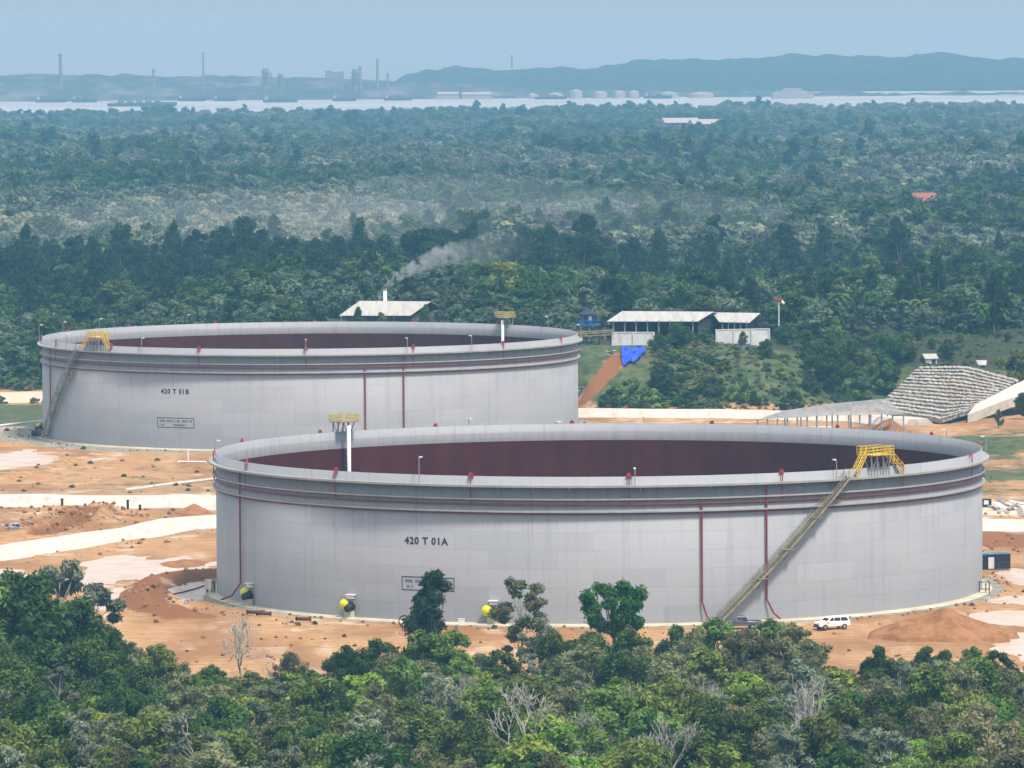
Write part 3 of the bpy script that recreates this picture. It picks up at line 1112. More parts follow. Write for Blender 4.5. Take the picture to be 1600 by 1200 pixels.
# cabin with teal roof, right edge
p = P(1556, 889)
t = thing('site_cabin', 'black site cabin with teal roof and pale end panel, right of near tank', 'cabin', (p.x, p.y, gz(p.x, p.y)), R_(14))
MB().box((-.4, 0, 1.25), (4.6, 2.3, 2.1)).build('wall', M['black'], t)
MB().box((-.4, 0, 2.36), (4.8, 2.5, .14)).build('roof', M['teal'], t)
MB().box((-1.1, -1.165, 1.1), (.9, .03, 1.7)).build('door', M['wall_white'], t)
MB().box((.9, -1.165, 1.35), (1.1, .03, .8)).build('window', M['glass'], t)
MB().box((-.4, 0, .1), (4.2, 2.0, .2)).build('skid', M['steel'], t)

# boxes, pipes and scraps right of the tank
p = P(1541, 793)
t = thing('equipment_box', 'black equipment box with pale panel beside the heaped pipes', 'box', (p.x, p.y, gz(p.x, p.y)), R_(5))
MB().box((0, 0, .75), (1.6, 1.2, 1.3), 0, .96).build('case', M['black'], t)
MB().box((-.1, -.62, .85), (.8, .03, .7)).build('panel', M['wall_white'], t)
MB().box((0, 0, .06), (1.8, 1.3, .12)).build('skid', M['steel'], t)
p = P(1578, 797)
for i in range(9):
    r_ = random.Random(i)
    a = MB().tube([(-1.5, 0, 0), (1.5, 0, .0)], .24, 10)
    o = a.build('steel_pipe', M['white'] if i % 2 else M['steel'])
    o.location = (p.x - 2.6 + i * .75, p.y + r_.uniform(-1.2, 1.2), gz(p.x, p.y) + .4 + .42 * (i % 3))
    o.rotation_euler = (0, R_(r_.uniform(-24, 24)), R_(r_.choice((-50, 50, 30))))
    tag(o, 'short steel pipe in the jumbled pile at right edge above bund', 'pipe', 'pipes in the jumbled pile')
p = P(1597, 808)
tag(MB().tube([(p.x - .3, p.y - .1, gz(p.x, p.y) + .9), (p.x + .3, p.y + .3, gz(p.x, p.y) + .9)], .9, 18).build('pipe_end', M['white']), 'big white pipe end standing below the jumbled pile', 'pipe')
p = P(1538, 928)
t = thing('valve_rack', 'black pipe rack standing at the near tank foot on its right', 'rack', (p.x, p.y, gz(p.x, p.y)))
for x in (-.7, .7):
    MB().tube([(x, 0, 0), (x, 0, 1.8)], .08, 6).build('post', M['black'], t)
for z in (.7, 1.7):
    MB().tube([(-.75, 0, z), (.75, 0, z)], .07, 6).build('rail', M['black'], t)
MB().tube([(.2, -.1, .2), (.2, -.1, 1.5), (.2, -.9, 1.5)], .12, 8).build('valve_pipe', M['steel'], t)

# small things along the foot of the near tank
for i, (px, py, lab) in enumerate(((397, 961, 'dark red pipe spool lying at near tank foot right of lit mixer, leftmost of three'),
                                   (412, 964, 'dark red pipe spool at near tank foot, middle of three'),
                                   (474, 972, 'dark red pipe spool at near tank foot, rightmost of three'))):
    p = P(px, py)
    z = gz(p.x, p.y) + .45
    t = thing('pipe_spool', lab, 'pipe spool', (p.x, p.y, z), R_(-12), 'red pipe spools at the tank foot')
    MB().tube([(-1.0, 0, 0), (1.0, 0, 0)], .24, 12).build('pipe', M['darkred'], t, True)
    for x in (-1.0, 1.0):
        MB().tube([(x - .05, 0, 0), (x + .05, 0, 0)], .34, 14).build('flange', M['darkred'], t)
p = P(632, 980)
t = thing('cable_reel', 'black hoop shaped cable reel below the name plate of near tank', 'cable reel', (p.x, p.y, gz(p.x, p.y) + .75))
for y in (-.3, .3):
    m = MB()
    m.tube([(.75 * math.cos(a), y, .75 * math.sin(a)) for a in [2 * math.pi * q / 20 for q in range(21)]], .07, 6)
    m.build('rim', M['black'], t)
MB().tube([(0, -.35, 0), (0, .35, 0)], .25, 12).build('drum', M['dullyellow'], t)
p = P(721, 977)
t = thing('white_box', 'small white box on the clay between two trees before near tank', 'box', (p.x, p.y, gz(p.x, p.y)))
MB().box((0, 0, .42), (.9, .7, .8)).build('case', M['white'], t)
MB().box((0, 0, .86), (.96, .76, .07)).build('lid', M['wall_white'], t)
p = P(331, 926)
t = thing('hose_cabinet', 'pale hose cabinet with dark pipe at the near tank left end', 'cabinet', (p.x - .3, p.y - 1, gz(p.x, p.y)), R_(-30))
MB().box((0, 0, 1.2), (1.1, .7, 1.4)).build('cabinet', M['wall_white'], t)
for x in (-.4, .4):
    MB().box((x, 0, .25), (.12, .5, .5)).build('leg', M['steel'], t)
MB().tube([(.9, 0, 0), (.9, 0, 1.6), (.5, 0, 1.6)], .13, 8).build('pipe', M['red'], t)

# posts on the level bund
for px, py, hh, lab in ((203, 793, 1.35, 'tallest dark post on the level bund left of near tank'), (101, 794, .8, 'low dark post on the level bund, left of the tall one'),
                        (222, 794, .7, 'low dark post on the level bund, right of the tall one')):
    p = P(px, py)
    b = MB().tube([(0, 0, -.3), (0, 0, hh)], [.22, .2], 10)
    o = b.build('marker_post', M['black'])
    MB().tube([(0, 0, hh), (0, 0, hh + .12)], .3, 10).build('cap', M['black'], o)
    o.location = (p.x, p.y - 5.6, gz(p.x, p.y - 5.6) + .1)
    tag(o, lab, 'post', 'dark posts on the bund')

# white pipework between the tanks
def zg(px, py):
    p = P(px, py, -1.5)
    return Vector((p.x, p.y, gz(p.x, p.y)))


a, b = zg(278, 719), zg(322, 719)
t = thing('pipe_stand', 'white pipe stand with tall vent, left of the near tank rim', 'pipe stand', zg(294, 719))
MB().tube([(0, 0, 0), (0, 0, 2.6)], .14, 8).build('vent_pipe', M['white'], t)
MB().tube([a - t.location + Vector((0, 0, .3)), b - t.location + Vector((0, 0, .3))], .16, 8).build('line_pipe', M['white'], t)
for e in (a, b):
    MB().box(e - t.location + Vector((0, 0, .12)), (.3, .5, .36)).build('foot', M['concrete'], t)
a, b = zg(-60, 676), zg(64, 664)
t = thing('pipeline', 'white pipeline on short supports leading to the farther tank left end', 'pipeline', a)
MB().tube([Vector((0, 0, 1.5)), b - a + Vector((0, 0, 1.5))], .24, 8).build('pipe', M['white'], t)
for i in range(7):
    q = (b - a) * (i / 6.0)
    MB().box(q + Vector((0, 0, .65)), (.3, .3, 1.3)).build('support', M['wall_white'], t)
p = zg(56, 678)
t = thing('pump', 'dark pump set by the foot of the farther tank staircase', 'pump', p)
MB().tube([(-.9, 0, .9), (.5, 0, .9)], .6, 12).build('motor', M['black'], t)
MB().tube([(.5, 0, .9), (1.1, 0, .9)], .85, 14).build('casing', M['red'], t)
MB().box((0, 0, .15), (2.6, 1.2, .3)).build('base', M['steel'], t)

# ------------------------------------------------------------------ stepped stone slopes
def terrace(label, guides, rows):
    m = MB()
    lines = []
    for (b0, b1) in guides:
        lines.append((PD(*b0), PD(*b1)))
    ng = 64
    def at(u, v):
        k_ = u * (len(lines) - 1)
        i = min(int(k_), len(lines) - 2)
        f = k_ - i
        lo = lines[i][0].lerp(lines[i + 1][0], f)
        hi = lines[i][1].lerp(lines[i + 1][1], f)
        return lo.lerp(hi, v)
    r = random.Random(5)
    for kx in range(rows):
        v0, v1 = kx / rows, (kx + 1) / rows
        vs = []
        for i in range(ng + 1):
            u = i / ng
            a_, b_ = at(u, v0), at(u, v1)
            jx, jy, jz = r.uniform(-.25, .25), r.uniform(-.3, .3), r.uniform(-.12, .12)
            zt_ = b_.z + jz
            jx, jy, jz = jx * .6, jy * .9, jz * 1.1
            vs += [(a_.x + jx, a_.y + jy + .35, a_.z - .6), (a_.x + jx, a_.y + jy + .3, zt_ - .16), (a_.x + jx, a_.y + jy, zt_ - .14), (a_.x + jx, a_.y + jy, zt_), (b_.x + jx, b_.y + .8, zt_ + .02), (b_.x, b_.y + 1.2, a_.z - .6)]
        fs = []
        for i in range(ng):
            for j in range(5):
                fs.append((i * 6 + j, (i + 1) * 6 + j, (i + 1) * 6 + j + 1, i * 6 + j + 1))
        fs.append((0, 1, 2, 3, 4, 5))
        e = ng * 6
        fs.append((e + 5, e + 4, e + 3, e + 2, e + 1, e))
        m.add(vs, fs)
    o = m.build('stone_terrace', M['stone'])
    return tag(o, label, 'stone terrace', 'stepped stone slopes')


terrace('broad grey stone terrace of many steps on the right hillside', [((1366, 640, 1262), (1438, 573, 1322)), ((1470, 657, 1245), (1512, 572, 1322)), ((1514, 643, 1256), (1592, 594, 1300))], 15)
terrace('small stone terrace beside the farther tank, left of the blue tarpaulin', [((868, 622, hit(868, 622).y - 1), (868, 548, hit(868, 548).y - 1)), ((905, 616, hit(905, 616).y - 1), (964, 548, hit(964, 548).y - 1))], 11)

# ------------------------------------------------------------------ buildings on the hill
def roof_panel(name, q, mat, parent, thick=.12):
    vs = [Vector(v) for v in q]
    n = (vs[1] - vs[0]).cross(vs[3] - vs[0]).normalized()
    if n.z < 0:
        n = -n
    m = MB().prism(vs, (0, 0, 0), -n * thick)
    return m.build(name, mat, parent)


def hall(name, label, eL, eR, rR, rL, base, wall_mat, posts, roof_mat, wall_inset=2.5, group=None, cat='building'):
    t = thing(name, label, cat, (eL.x, eL.y, base), 0, group)
    o = t.location
    def L(v):
        return Vector(v) - o
    roof_panel('roof', [L(eL), L(eR), L(rR), L(rL)], roof_mat, t)
    run = (rR - eR + rL - eL) / 2
    bL, bR = rL + Vector((run.x * 1.0, run.y, -run.z)), rR + Vector((run.x * 1.0, run.y, -run.z))
    roof_panel('roof', [L(rL) + Vector((0, .02, -.01)), L(rR) + Vector((0, .02, -.01)), L(bR), L(bL)], roof_mat, t)
    d = (eR - eL).normalized()
    up = Vector((0, 0, 1))
    inn = run.copy()
    inn.z = 0
    w0, w1 = L(eL) + inn * .25 + d * .8, L(eR) + inn * .25 - d * .8
    w2, w3 = L(bR) - inn * .2 - d * .8, L(bL) - inn * .2 + d * .8
    zt_ = eL.z - base + .1
    wl = MB()
    quads = [w0, w1, w2, w3]
    for i in range(4):
        p_, q_ = quads[i].copy(), quads[(i + 1) % 4].copy()
        p_.z = q_.z = 0
        n_ = (q_ - p_).normalized().cross(up) * .12
        if i == 0 and posts:
            continue
        wl.prism([p_, q_, q_ + up * zt_, p_ + up * zt_], (0, 0, 0), -n_)
    wl.build('wall', wall_mat, t)
    n = max(2, posts)
    for i in range(n):
        q_ = L(eL).lerp(L(eR), (i + .5) / n) + inn * .06
        q_.z = 0
        MB().box(q_ + up * ((zt_ + .1) / 2), (.28, .28, zt_ + .1)).build('post', M['steel'], t)
    return t


BZ = 10.0
hall('warehouse', 'long warehouse with pale pitched roof on the hill, left of the two', PD(948, 502, 1338), PD(1090, 502, 1338), PD(1115, 487, 1348), PD(972, 486, 1348), BZ, M['wall_dark'], 8, M['roof_white'], group='pale roofed halls on the hill')
hall('warehouse', 'open sided hall with pale roof on the hill, right of the two', PD(1124, 503, 1341), PD(1171, 504, 1341), PD(1188, 489, 1352), PD(1112, 488, 1352), BZ, M['wall_dark'], 5, M['roof_white'], group='pale roofed halls on the hill')
hall('boiler_house', 'pale roofed boiler house with a smoking white chimney behind farther tank', PD(530, 493, 1428), PD(641, 493, 1428), PD(673, 471, 1440), PD(562, 470, 1440), 9.0, M['bark'], 0, M['roof_white'])
c0 = PD(601, 470, 1442)
t = thing('chimney', 'slim white chimney with ladder rising behind the boiler house roof', 'chimney', (c0.x, c0.y + 4, 9.0))
zc = PD(601, 451, 1446).z - 9.0
MB().tube([(0, 0, 0), (0, 0, zc)], [.55, .45], 16).build('stack', M['white'], t, True)
MB().tube([(0, 0, zc - .3), (0, 0, zc)], .58, 16).build('cap', M['steel'], t)
m = MB()
for x in (-1.5, -1.1):
    m.tube([(x, 0, 0), (x, 0, zc - .6)], .06, 5)
for i in range(20):
    m.tube([(-1.5, 0, i * (zc - .8) / 20), (-1.1, 0, i * (zc - .8) / 20)], .04, 4)
m.build('ladder', M['steel'], t)


def wall_panel(name, label, a, b, h, mat, cat, thick=.3):
    v = Vector(b) - Vector(a)
    t = thing(name, label, cat, a)
    n = Vector((-v.y, v.x, 0)).normalized() * thick
    MB().prism([Vector((0, 0, -1.0)), v + Vector((0, 0, -1.0)), v + Vector((0, 0, h)), Vector((0, 0, h))], (0, 0, 0), n).build('panel', mat, t)
    k_ = max(3, int(v.length / 3))
    for i in range(k_):
        q = v * (i / (k_ - 1))
        MB().box(q + n * -.4 + Vector((0, 0, h / 2 - .4)), (.3, .25, h + .9)).build('pillar', mat, t)
    MB().prism([Vector((-.1, -.1, h + .003)), v + Vector((.1, -.1, h + .003)), v + Vector((.1, -.1, h + .15)), Vector((-.1, -.1, h + .15))], (0, 0, 0), n * 1.8).build('coping', mat, t)
    return t


wall_panel('site_wall', 'white wall below the left warehouse, right of the yellowish fence', PD(957, 541, 1328), PD(1022, 541, 1328), 3.0, M['wall_white'], 'wall')
wall_panel('site_wall', 'white wall below the open sided hall', PD(1119, 540, 1330), PD(1202, 538, 1332), 3.4, M['wall_white'], 'wall')
wall_panel('site_wall', 'low grey wall half hidden by bushes below the right white wall', PD(1065, 551, 1322), PD(1172, 552, 1322), 2.0, M['steel'], 'wall')
a, b = PD(870, 531, 1322), PD(958, 526, 1322)
t = thing('fence', 'low yellowish board fence between the farther tank and white wall', 'fence', a)
v = b - a
for z in (.35, .9, 1.3):
    MB().prism([Vector((0, 0, z)), v + Vector((0, 0, z)), v + Vector((0, 0, z + .28)), Vector((0, 0, z + .28))], (0, 0, 0), (0, .08, 0)).build('board', M['dullyellow'], t)
for i in range(8):
    MB().box(v * (i / 7) + Vector((0, .2, .5)), (.16, .16, 2.4)).build('post', M['dullyellow'], t)

# blue hut on stilts
c0 = PD(919, 508, 1336)
t = thing('hut', 'small blue hut on stilts with dark pyramid roof, left of warehouse', 'hut', (c0.x, c0.y, c0.z))
MB().box((0, 0, .1), (5.4, 3.6, .25)).build('deck', M['blue'], t)
MB().box((0, 0, 1.35), (2.3, 2.2, 2.2)).build('wall', M['blue'], t)
MB().box((.45, -1.115, 1.5), (.7, .03, 1.0)).build('window', M['white'], t)
MB().box((-.5, -1.115, 1.15), (.7, .03, 1.7)).build('door', M['navy'], t)
MB().box((0, 0, 3.0), (4.2, 3.8, 1.1), 0, .08).build('roof', M['navy'], t)
m = MB()
for y in (-1.78, 1.78):
    m.tube([(-2.7, y, 1.1), (2.7, y, 1.1)], .07, 5)
    for i in range(9):
        m.tube([(-2.7 + i * .675, y, .2), (-2.7 + i * .675, y, 1.1)], .06, 4)
m.build('railing', M['blue'], t)
for x in (-2.4, 0, 2.4):
    for y in (-1.5, 1.5):
        MB().tube([(x, y, -4.5), (x, y, 0)], .16, 6).build('stilt', M['navy'], t)

# tarpaulin on the slope
n = 14
cs = [hit(970, 546), hit(1010, 548), hit(1001, 563), hit(973, 576)]
vs = []
for j in range(n + 1):
    for i in range(n + 1):
        u, v = i / n, j / n
        q = cs[0].lerp(cs[1], u).lerp(cs[3].lerp(cs[2], u), v)
        vs.append(q + Vector((0, -.8 - .5 * math.sin(u * 13 + v * 5) - .4 * math.sin(v * 17 + u * 3), .6 + .35 * math.sin(u * 11 + v * 4))))
fs = [(j * (n + 1) + i, (j + 1) * (n + 1) + i, (j + 1) * (n + 1) + i + 1, j * (n + 1) + i + 1) for j in range(n) for i in range(n)]
o = MB().add(vs, fs).build('tarpaulin', M['tarp'], None, True)
o.modifiers.new('thick', 'SOLIDIFY').thickness = .06
tag(o, 'bright blue tarpaulin spread on the slope below the white wall', 'tarpaulin')

# windsock
c0 = PD(1217, 512, 1350)
t = thing('windsock', 'tall white pole with red and white windsock on the hill', 'windsock', (c0.x, c0.y, c0.z - 1))
zp = PD(1217, 467, 1350).z - c0.z + 1
MB().tube([(0, 0, 0), (0, 0, zp)], .13, 8).build('pole', M['white'], t)
MB().tube([(-.15, 0, zp - .1), (-.7, 0, zp - .5)], [.5, .42], 10).build('sock_band', M['brightred'], t)
MB().tube([(.05, 0, zp - .05), (.55, 0, zp - .5)], [.5, .4], 10).build('sock_band', M['brightred'], t)
MB().tube([(.55, 0, zp - .5), (1.15, 0, zp - 1.1)], [.4, .28], 10).build('sock_band', M['white'], t)

# long open roof on posts in front of the terrace
q = [(1184, 655, 1186), (1292, 649, 1190), (1412, 647, 1193), (1386, 622, 1252), (1300, 630, 1227), (1226, 641, 1207)]
W6 = [PD(*a) for a in q]
t = thing('open_shed', 'long low grey sheet roof on slim posts behind the near tank rim', 'shed', (W6[0].x, W6[0].y, gz(W6[0].x, W6[0].y)))
o0 = t.location
for ia, ib, ic, id_ in ((0, 1, 4, 5), (1, 2, 3, 4)):
    n_ = 14
    pl = MB()
    for i in range(n_):
        f0, f1 = i / n_, (i + .5) / n_
        A, B = W6[ia].lerp(W6[id_], f0), W6[ib].lerp(W6[ic], f0)
        C, D = W6[ib].lerp(W6[ic], f1), W6[ia].lerp(W6[id_], f1)
        up = Vector((0, 0, .0))
        pl.prism([A - o0, B - o0, C - o0 + up, D - o0 + up], (0, 0, 0), (0, 0, -.06))
    pl.build('roof', M['roof_grey'], t)
for i in range(15):
    f = i / 14
    pp = (W6[0].lerp(W6[1], f * 2) if f < .5 else W6[1].lerp(W6[2], f * 2 - 1))
    zb = gz(pp.x, pp.y)
    MB().box(Vector((pp.x - o0.x, pp.y + .6 - o0.y, (pp.z + zb) / 2 - o0.z)), (.3, .3, pp.z - zb)).build('post', M['steel'], t)
for i in range(7):
    f = i / 6
    pp = (W6[5].lerp(W6[4], f * 2) if f < .5 else W6[4].lerp(W6[3], f * 2 - 1))
    zb = gz(pp.x, pp.y)
    MB().box(Vector((pp.x - o0.x, pp.y - .6 - o0.y, (pp.z + zb) / 2 - o0.z)), (.3, .3, max(.5, pp.z - zb))).build('post', M['steel'], t)
slab_pts = [PD(1190, 668, 1200), PD(1300, 668, 1200), PD(1300, 652, 1236), PD(1190, 652, 1236)]
tag(slab('concrete_pad', [Vector((a.x, a.y, gz(a.x, a.y) + .5)) for a in slab_pts], M['concrete'], .8), 'white concrete pad seen between posts of the grey sheet roof', 'concrete pad')

# small pale sheds on the right hill
for px, py, w_, h_, lab in ((1452, 566, 2.6, 1.6, 'small pale shed above the left end of stone terrace'), (1542, 578, 4.5, 1.9, 'small white shed above the right end of stone terrace'),
                            (1505, 577, 6, .9, 'long low pale shed directly above the stone terrace')):
    c0 = PD(px, py, 1334)
    t = thing('shed', lab, 'shed', (c0.x, c0.y, c0.z - .6), R_(12), 'small pale sheds on the right hill')
    MB().box((0, 0, h_ / 2), (w_, 3.5, h_)).build('wall', M['wall_white'], t)
    m = MB().prism([(-w_ / 2 - .3, -2.1, h_ - .1), (-w_ / 2 - .3, 0, h_ + .9), (-w_ / 2 - .3, 2.1, h_ - .1)], (0, 0, 0), (w_ + .6, 0, 0))
    m.build('roof', M['roof_white'], t)
    MB().box((w_ * .2, -1.765, h_ * .42), (.9, .03, h_ * .8)).build('door', M['wall_dark'], t)

M['shore_paint'] = simple('hazed_shore_paint', (.34, .35, .36), .8)  # white dulled to grey: distance haze is painted into the colour
# ------------------------------------------------------------------ things far off in the woods
for px, py, d, w_, lab in ((1062, 181, 4700, 26, 'distant white shed roof in the woods, left of two near the water'), (1102, 183, 4650, 22, 'distant white shed roof in the woods, right of two near the water')):
    c0 = PD(px, py, d)
    t = thing('distant_shed', lab, 'building', (c0.x, c0.y, c0.z - 21), R_(8), 'white sheds far off in the woods')
    MB().box((0, 0, 8), (w_, 22, 16)).build('wall', M['shore_paint'], t)
    MB().prism([(-w_ / 2 - 1, -14, 15.8), (-w_ / 2 - 1, 0, 19.5), (-w_ / 2 - 1, 14, 15.8)], (0, 0, 0), (w_ + 2, 0, 0)).build('roof', M['shore_paint'], t)
for px, py, d, w_, lab in ((1444, 318, 2560, 9.0, 'red roofed house far off among trees on the right'), (1500, 328, 2540, 6.5, 'small pale red roofed house right of the larger red roof')):
    c0 = PD(px, py, d)
    t = thing('house', lab, 'house', (c0.x, c0.y, c0.z - 7), R_(-10), 'red roofed houses in the woods')
    MB().box((0, 0, 4.2), (w_, 8, 8.4)).build('wall', M['wall_white'], t)
    MB().prism([(-w_ / 2 - .6, -5, 8.2), (-w_ / 2 - .6, 0, 11.6), (-w_ / 2 - .6, 5, 8.2)], (0, 0, 0), (w_ + 1.2, 0, 0)).build('roof', M['brick_red'], t)
    MB().box((0, -4.015, 6.4), (1.4, .03, 1.6)).build('window', M['glass'], t)

# ------------------------------------------------------------------ far shore
DS = 8650
def far_z(px, py, d=DS):
    return PD(px, py, d).z


for px, ytop, wid, kind, lab in ((95, 84, 7, 'stack', 'tall far stack at the left, above the hazy shore'), (318, 82, 3.5, 'stack', 'slender far mast, second tall one from the left'),
                                 (240, 108, 5, 'stack', 'short far stack between the two tall left ones'), (415, 107, 9, 'column', 'far refinery column left of the square block'),
                                 (555, 108, 9, 'column', 'far refinery column right of the square block'), (563, 104, 5, 'stack', 'thin far stack just right of the refinery column'),
                                 (590, 92, 5, 'stack', 'tall thin far stack right of all refinery columns'), (606, 114, 4, 'stack', 'lowest thin far stack beside the wooded ridge'),
                                 (438, 115, 6, 'column', 'small far column right of the left refinery column'), (800, 86, 3, 'stack', 'faint far mast standing on the wooded ridge')):
    d = 9300 if px == 800 else DS
    z1 = far_z(px, ytop, d)
    z0 = -6.0 if px != 800 else 20
    c0 = PD(px, 140, d)
    t = thing('refinery_' + ('stack' if kind == 'stack' else 'column'), lab, 'refinery tower', (c0.x, d, z0), 0, 'refinery towers across the water')
    hh = z1 - z0
    MB().tube([(0, 0, 0), (0, 0, hh)], [wid / 2, wid / 2 * (.6 if kind == 'stack' else 1)], 12).build('shaft', M['far_steel'], t)
    if kind == 'column':
        m = MB()
        for f in (.4, .6, .8):
            m.tube([(0, 0, hh * f), (0, 0, hh * f + 1.5)], wid / 2 * 1.5, 12)
        m.build('gallery', M['far_steel'], t)
        MB().tube([(wid * .9, 0, 0), (wid * .9, 0, hh * .8)], 1.2, 8).build('pipe', M['far_steel'], t)
    else:
        MB().tube([(0, 0, hh - 2.5), (0, 0, hh)], wid / 2 * 1.0, 12).build('cap', M['far_steel'], t)
c0 = PD(520, 140, DS)
t = thing('process_block', 'square far process block among the refinery columns', 'refinery block', (c0.x, DS, -6))
for x, w_, yt in ((-6, 9, 110), (5, 10, 112), (13, 5, 111)):
    z1 = far_z(520, yt)
    m = MB()
    for f in range(7):
        m.box((x, 0, (z1 + 6) * (f + .5) / 7), (w_, 10, (z1 + 6) / 9))
    for sx in (-1, 1):
        m.box((x + sx * w_ * .47, -5, (z1 + 6) / 2), (1.2, 1.2, z1 + 6))
    m.build('frame_bay', M['far_steel'], t)
M['shore_paint'] = simple('hazed_shore_paint', (.34, .35, .36), .8)  # same grey, haze mixed into the white
# storage tanks and sheds on the far shore
r = random.Random(12)
for i, (px, w_, h_, lab) in enumerate(((700, 34, 10, 'pale far shed on the shore, first left of the ridge tanks'), (745, 46, 9, 'long pale far shed on the shore below the ridge'),
                                       (832, 14, 8, 'small pale far tank on the shore, left end of the row'), (868, 26, 9, 'low pale far tank on the shore, second in the row'),
                                       (900, 22, 14, 'tall pale far tank on the shore, highest of the row'), (938, 24, 11, 'pale far tank on the shore, fourth in the row'),
                                       (968, 20, 11, 'pale far tank on the shore, fifth in the row'), (990, 18, 12, 'pale far tank on the shore, sixth in the row'),
                                       (1045, 30, 9, 'pale far tank on the shore, seventh in the row'), (1095, 44, 8, 'broad low far tank on the shore, right end of the row'))):
    c0 = PD(px, 150, 8420)
    w_ *= .9
    h_ *= .75
    t = thing('shore_tank' if px > 800 else 'shore_shed', lab, 'tank' if px > 800 else 'building', (c0.x, 8420, -17.4), 0, 'pale tanks and sheds on the far shore')
    if px > 800:
        MB().tube([(0, 0, 0), (0, 0, h_)], w_ / 2 * .9, 24).build('shell', M['shore_paint'], t)
        MB().tube([(0, 0, h_), (0, 0, h_ + 2)], [w_ / 2 * .9, .5], 24).build('roof', M['shore_paint'], t)
    else:
        MB().box((0, 0, h_ / 2), (w_, 20, h_)).build('wall', M['shore_paint'], t)
        MB().prism([(-w_ / 2, -11, h_), (-w_ / 2, 0, h_ + 3), (-w_ / 2, 11, h_)], (0, 0, 0), (w_, 0, 0)).build('roof', M['shore_paint'], t)

# boats
def boat(name, label, cat, px, py, length, hull_h, white, cargo, group):
    c0 = P(px, py, -17.4)
    t = thing(name, label, cat, (c0.x, c0.y, -17.4), 0, group)
    L_, B_ = length / 2, length * .09
    out = [(-L_, -B_ * .6), (-L_ * .9, -B_), (L_ * .8, -B_), (L_, 0), (L_ * .8, B_), (-L_ * .9, B_), (-L_, B_ * .6)]
    m = MB()
    n = len(out)
    vs = [(x * .96, y * .9, 0) for x, y in out] + [(x, y, hull_h + (1.2 if x > L_ * .7 else 0)) for x, y in out]
    m.add(vs, [tuple(range(n - 1, -1, -1)), tuple(range(n, 2 * n))] + [(i, (i + 1) % n, n + (i + 1) % n, n + i) for i in range(n)])
    m.build('hull', M['shore_paint'] if white else M['far_dark'], t)
    if cargo:
        c = MB()
        for i in range(cargo):
            x = -L_ * .6 + i * (L_ * 1.3 / max(1, cargo))
            c.box((x, 0, hull_h + 1.6), (L_ * 1.1 / cargo, B_ * 1.5, 3.2), 0, .7)
        c.build('cargo', M['far_dark'], t)
    MB().box((-L_ * .78, 0, hull_h + 2.2), (length * .1, B_ * 1.4, 4.4), 0, .85).build('deckhouse', M['shore_paint'], t)
    MB().tube([(-L_ * .7, 0, hull_h + 6), (-L_ * .7, 0, hull_h + 12)], .4, 6).build('mast', M['far_steel'], t)
    if white:
        for k_, (s_, z_) in enumerate(((.8, 3), (.62, 6), (.42, 9))):
            MB().box((0, 0, hull_h + z_ - 1.5), (length * s_, B_ * 1.6, 2.6)).build('upper_deck', M['shore_paint'], t)
    return t


G = 'dark barges on the water'
boat('barge', 'dark barge on the water at far left, upper of the left pair', 'barge', 80, 160, 44, 3.4, False, 3, G)
boat('barge', 'short dark barge right of the leftmost barge', 'barge', 132, 160, 36, 3.6, False, 2, G)
boat('barge', 'longest dark barge, low in the water in front of the others', 'barge', 222, 166, 92, 4.0, False, 5, G)
boat('barge', 'dark barge midway along the left stretch of water', 'barge', 300, 158, 40, 3.6, False, 3, G)
boat('barge', 'small dark barge just right of the midway barge, fifth from left', 'barge', 352, 158, 34, 3.0, False, 2, G)
boat('barge', 'dark barge on the middle water below the refinery columns', 'barge', 438, 160, 48, 3.2, False, 3, G)
boat('barge', 'small dark barge below the square process block', 'barge', 538, 158, 34, 3.0, False, 2, G)
boat('barge', 'small dark barge below the left foot of the ridge', 'barge', 622, 157, 40, 3.0, False, 2, G)
boat('barge', 'dark barge with mast in front of the pale shore tanks', 'barge', 1028, 154, 40, 3.2, False, 2, G)
boat('barge', 'dark low barge left of the pale shore tanks', 'barge', 860, 155, 46, 2.8, False, 3, G)
boat('passenger_ship', 'pale passenger ship with stacked decks below the far ridge', 'ship', 1238, 154, 60, 5, True, 0, None)

# ------------------------------------------------------------------ trees
def leaf_cloud(r, clumps, n_leaf, size, flat=.75, jitter=.75, elong=1.5, droop=0.0):
    """many small bent leaf sprays spread over the skins of the clumps"""
    rad = np.array([c[3] for c in clumps])
    wts = rad ** 2
    cnt = np.maximum(4, (n_leaf * wts / wts.sum()).astype(int))
    V, Q = [], []
    base = 0
    for (cx, cy, cz, cr), n in zip(clumps, cnt):
        d = r.normal(size=(n, 3))
        d /= np.linalg.norm(d, axis=1)[:, None]
        rr = cr * (1 - .45 * r.random(n) ** 1.6) * (1 + .18 * r.normal(size=n))
        pos = d * rr[:, None]
        pos[:, 2] *= flat
        pos += np.array([cx, cy, cz])
        nrm = d * .9 + np.array([0, 0, .45]) + r.normal(size=(n, 3)) * jitter
        nrm /= np.linalg.norm(nrm, axis=1)[:, None]
        up = r.normal(size=(n, 3))
        up[:, 2] -= droop
        t = np.cross(nrm, up)
        t /= np.linalg.norm(t, axis=1)[:, None] + 1e-9
        b = np.cross(nrm, t)
        s_ = size * (.6 + .8 * r.random(n))[:, None]
        q0 = pos - b * s_ * elong
        q1 = pos + t * s_ * .6 - nrm * s_ * .12
        q2 = pos + b * s_ * elong
        q3 = pos - t * s_ * .6 - nrm * s_ * .12
        V.append(np.stack([q0, q1, q2, q3], 1).reshape(-1, 3))
        Q.append(np.arange(4 * n).reshape(n, 4) + base)
        base += 4 * n
    return np.concatenate(V), np.concatenate(Q)


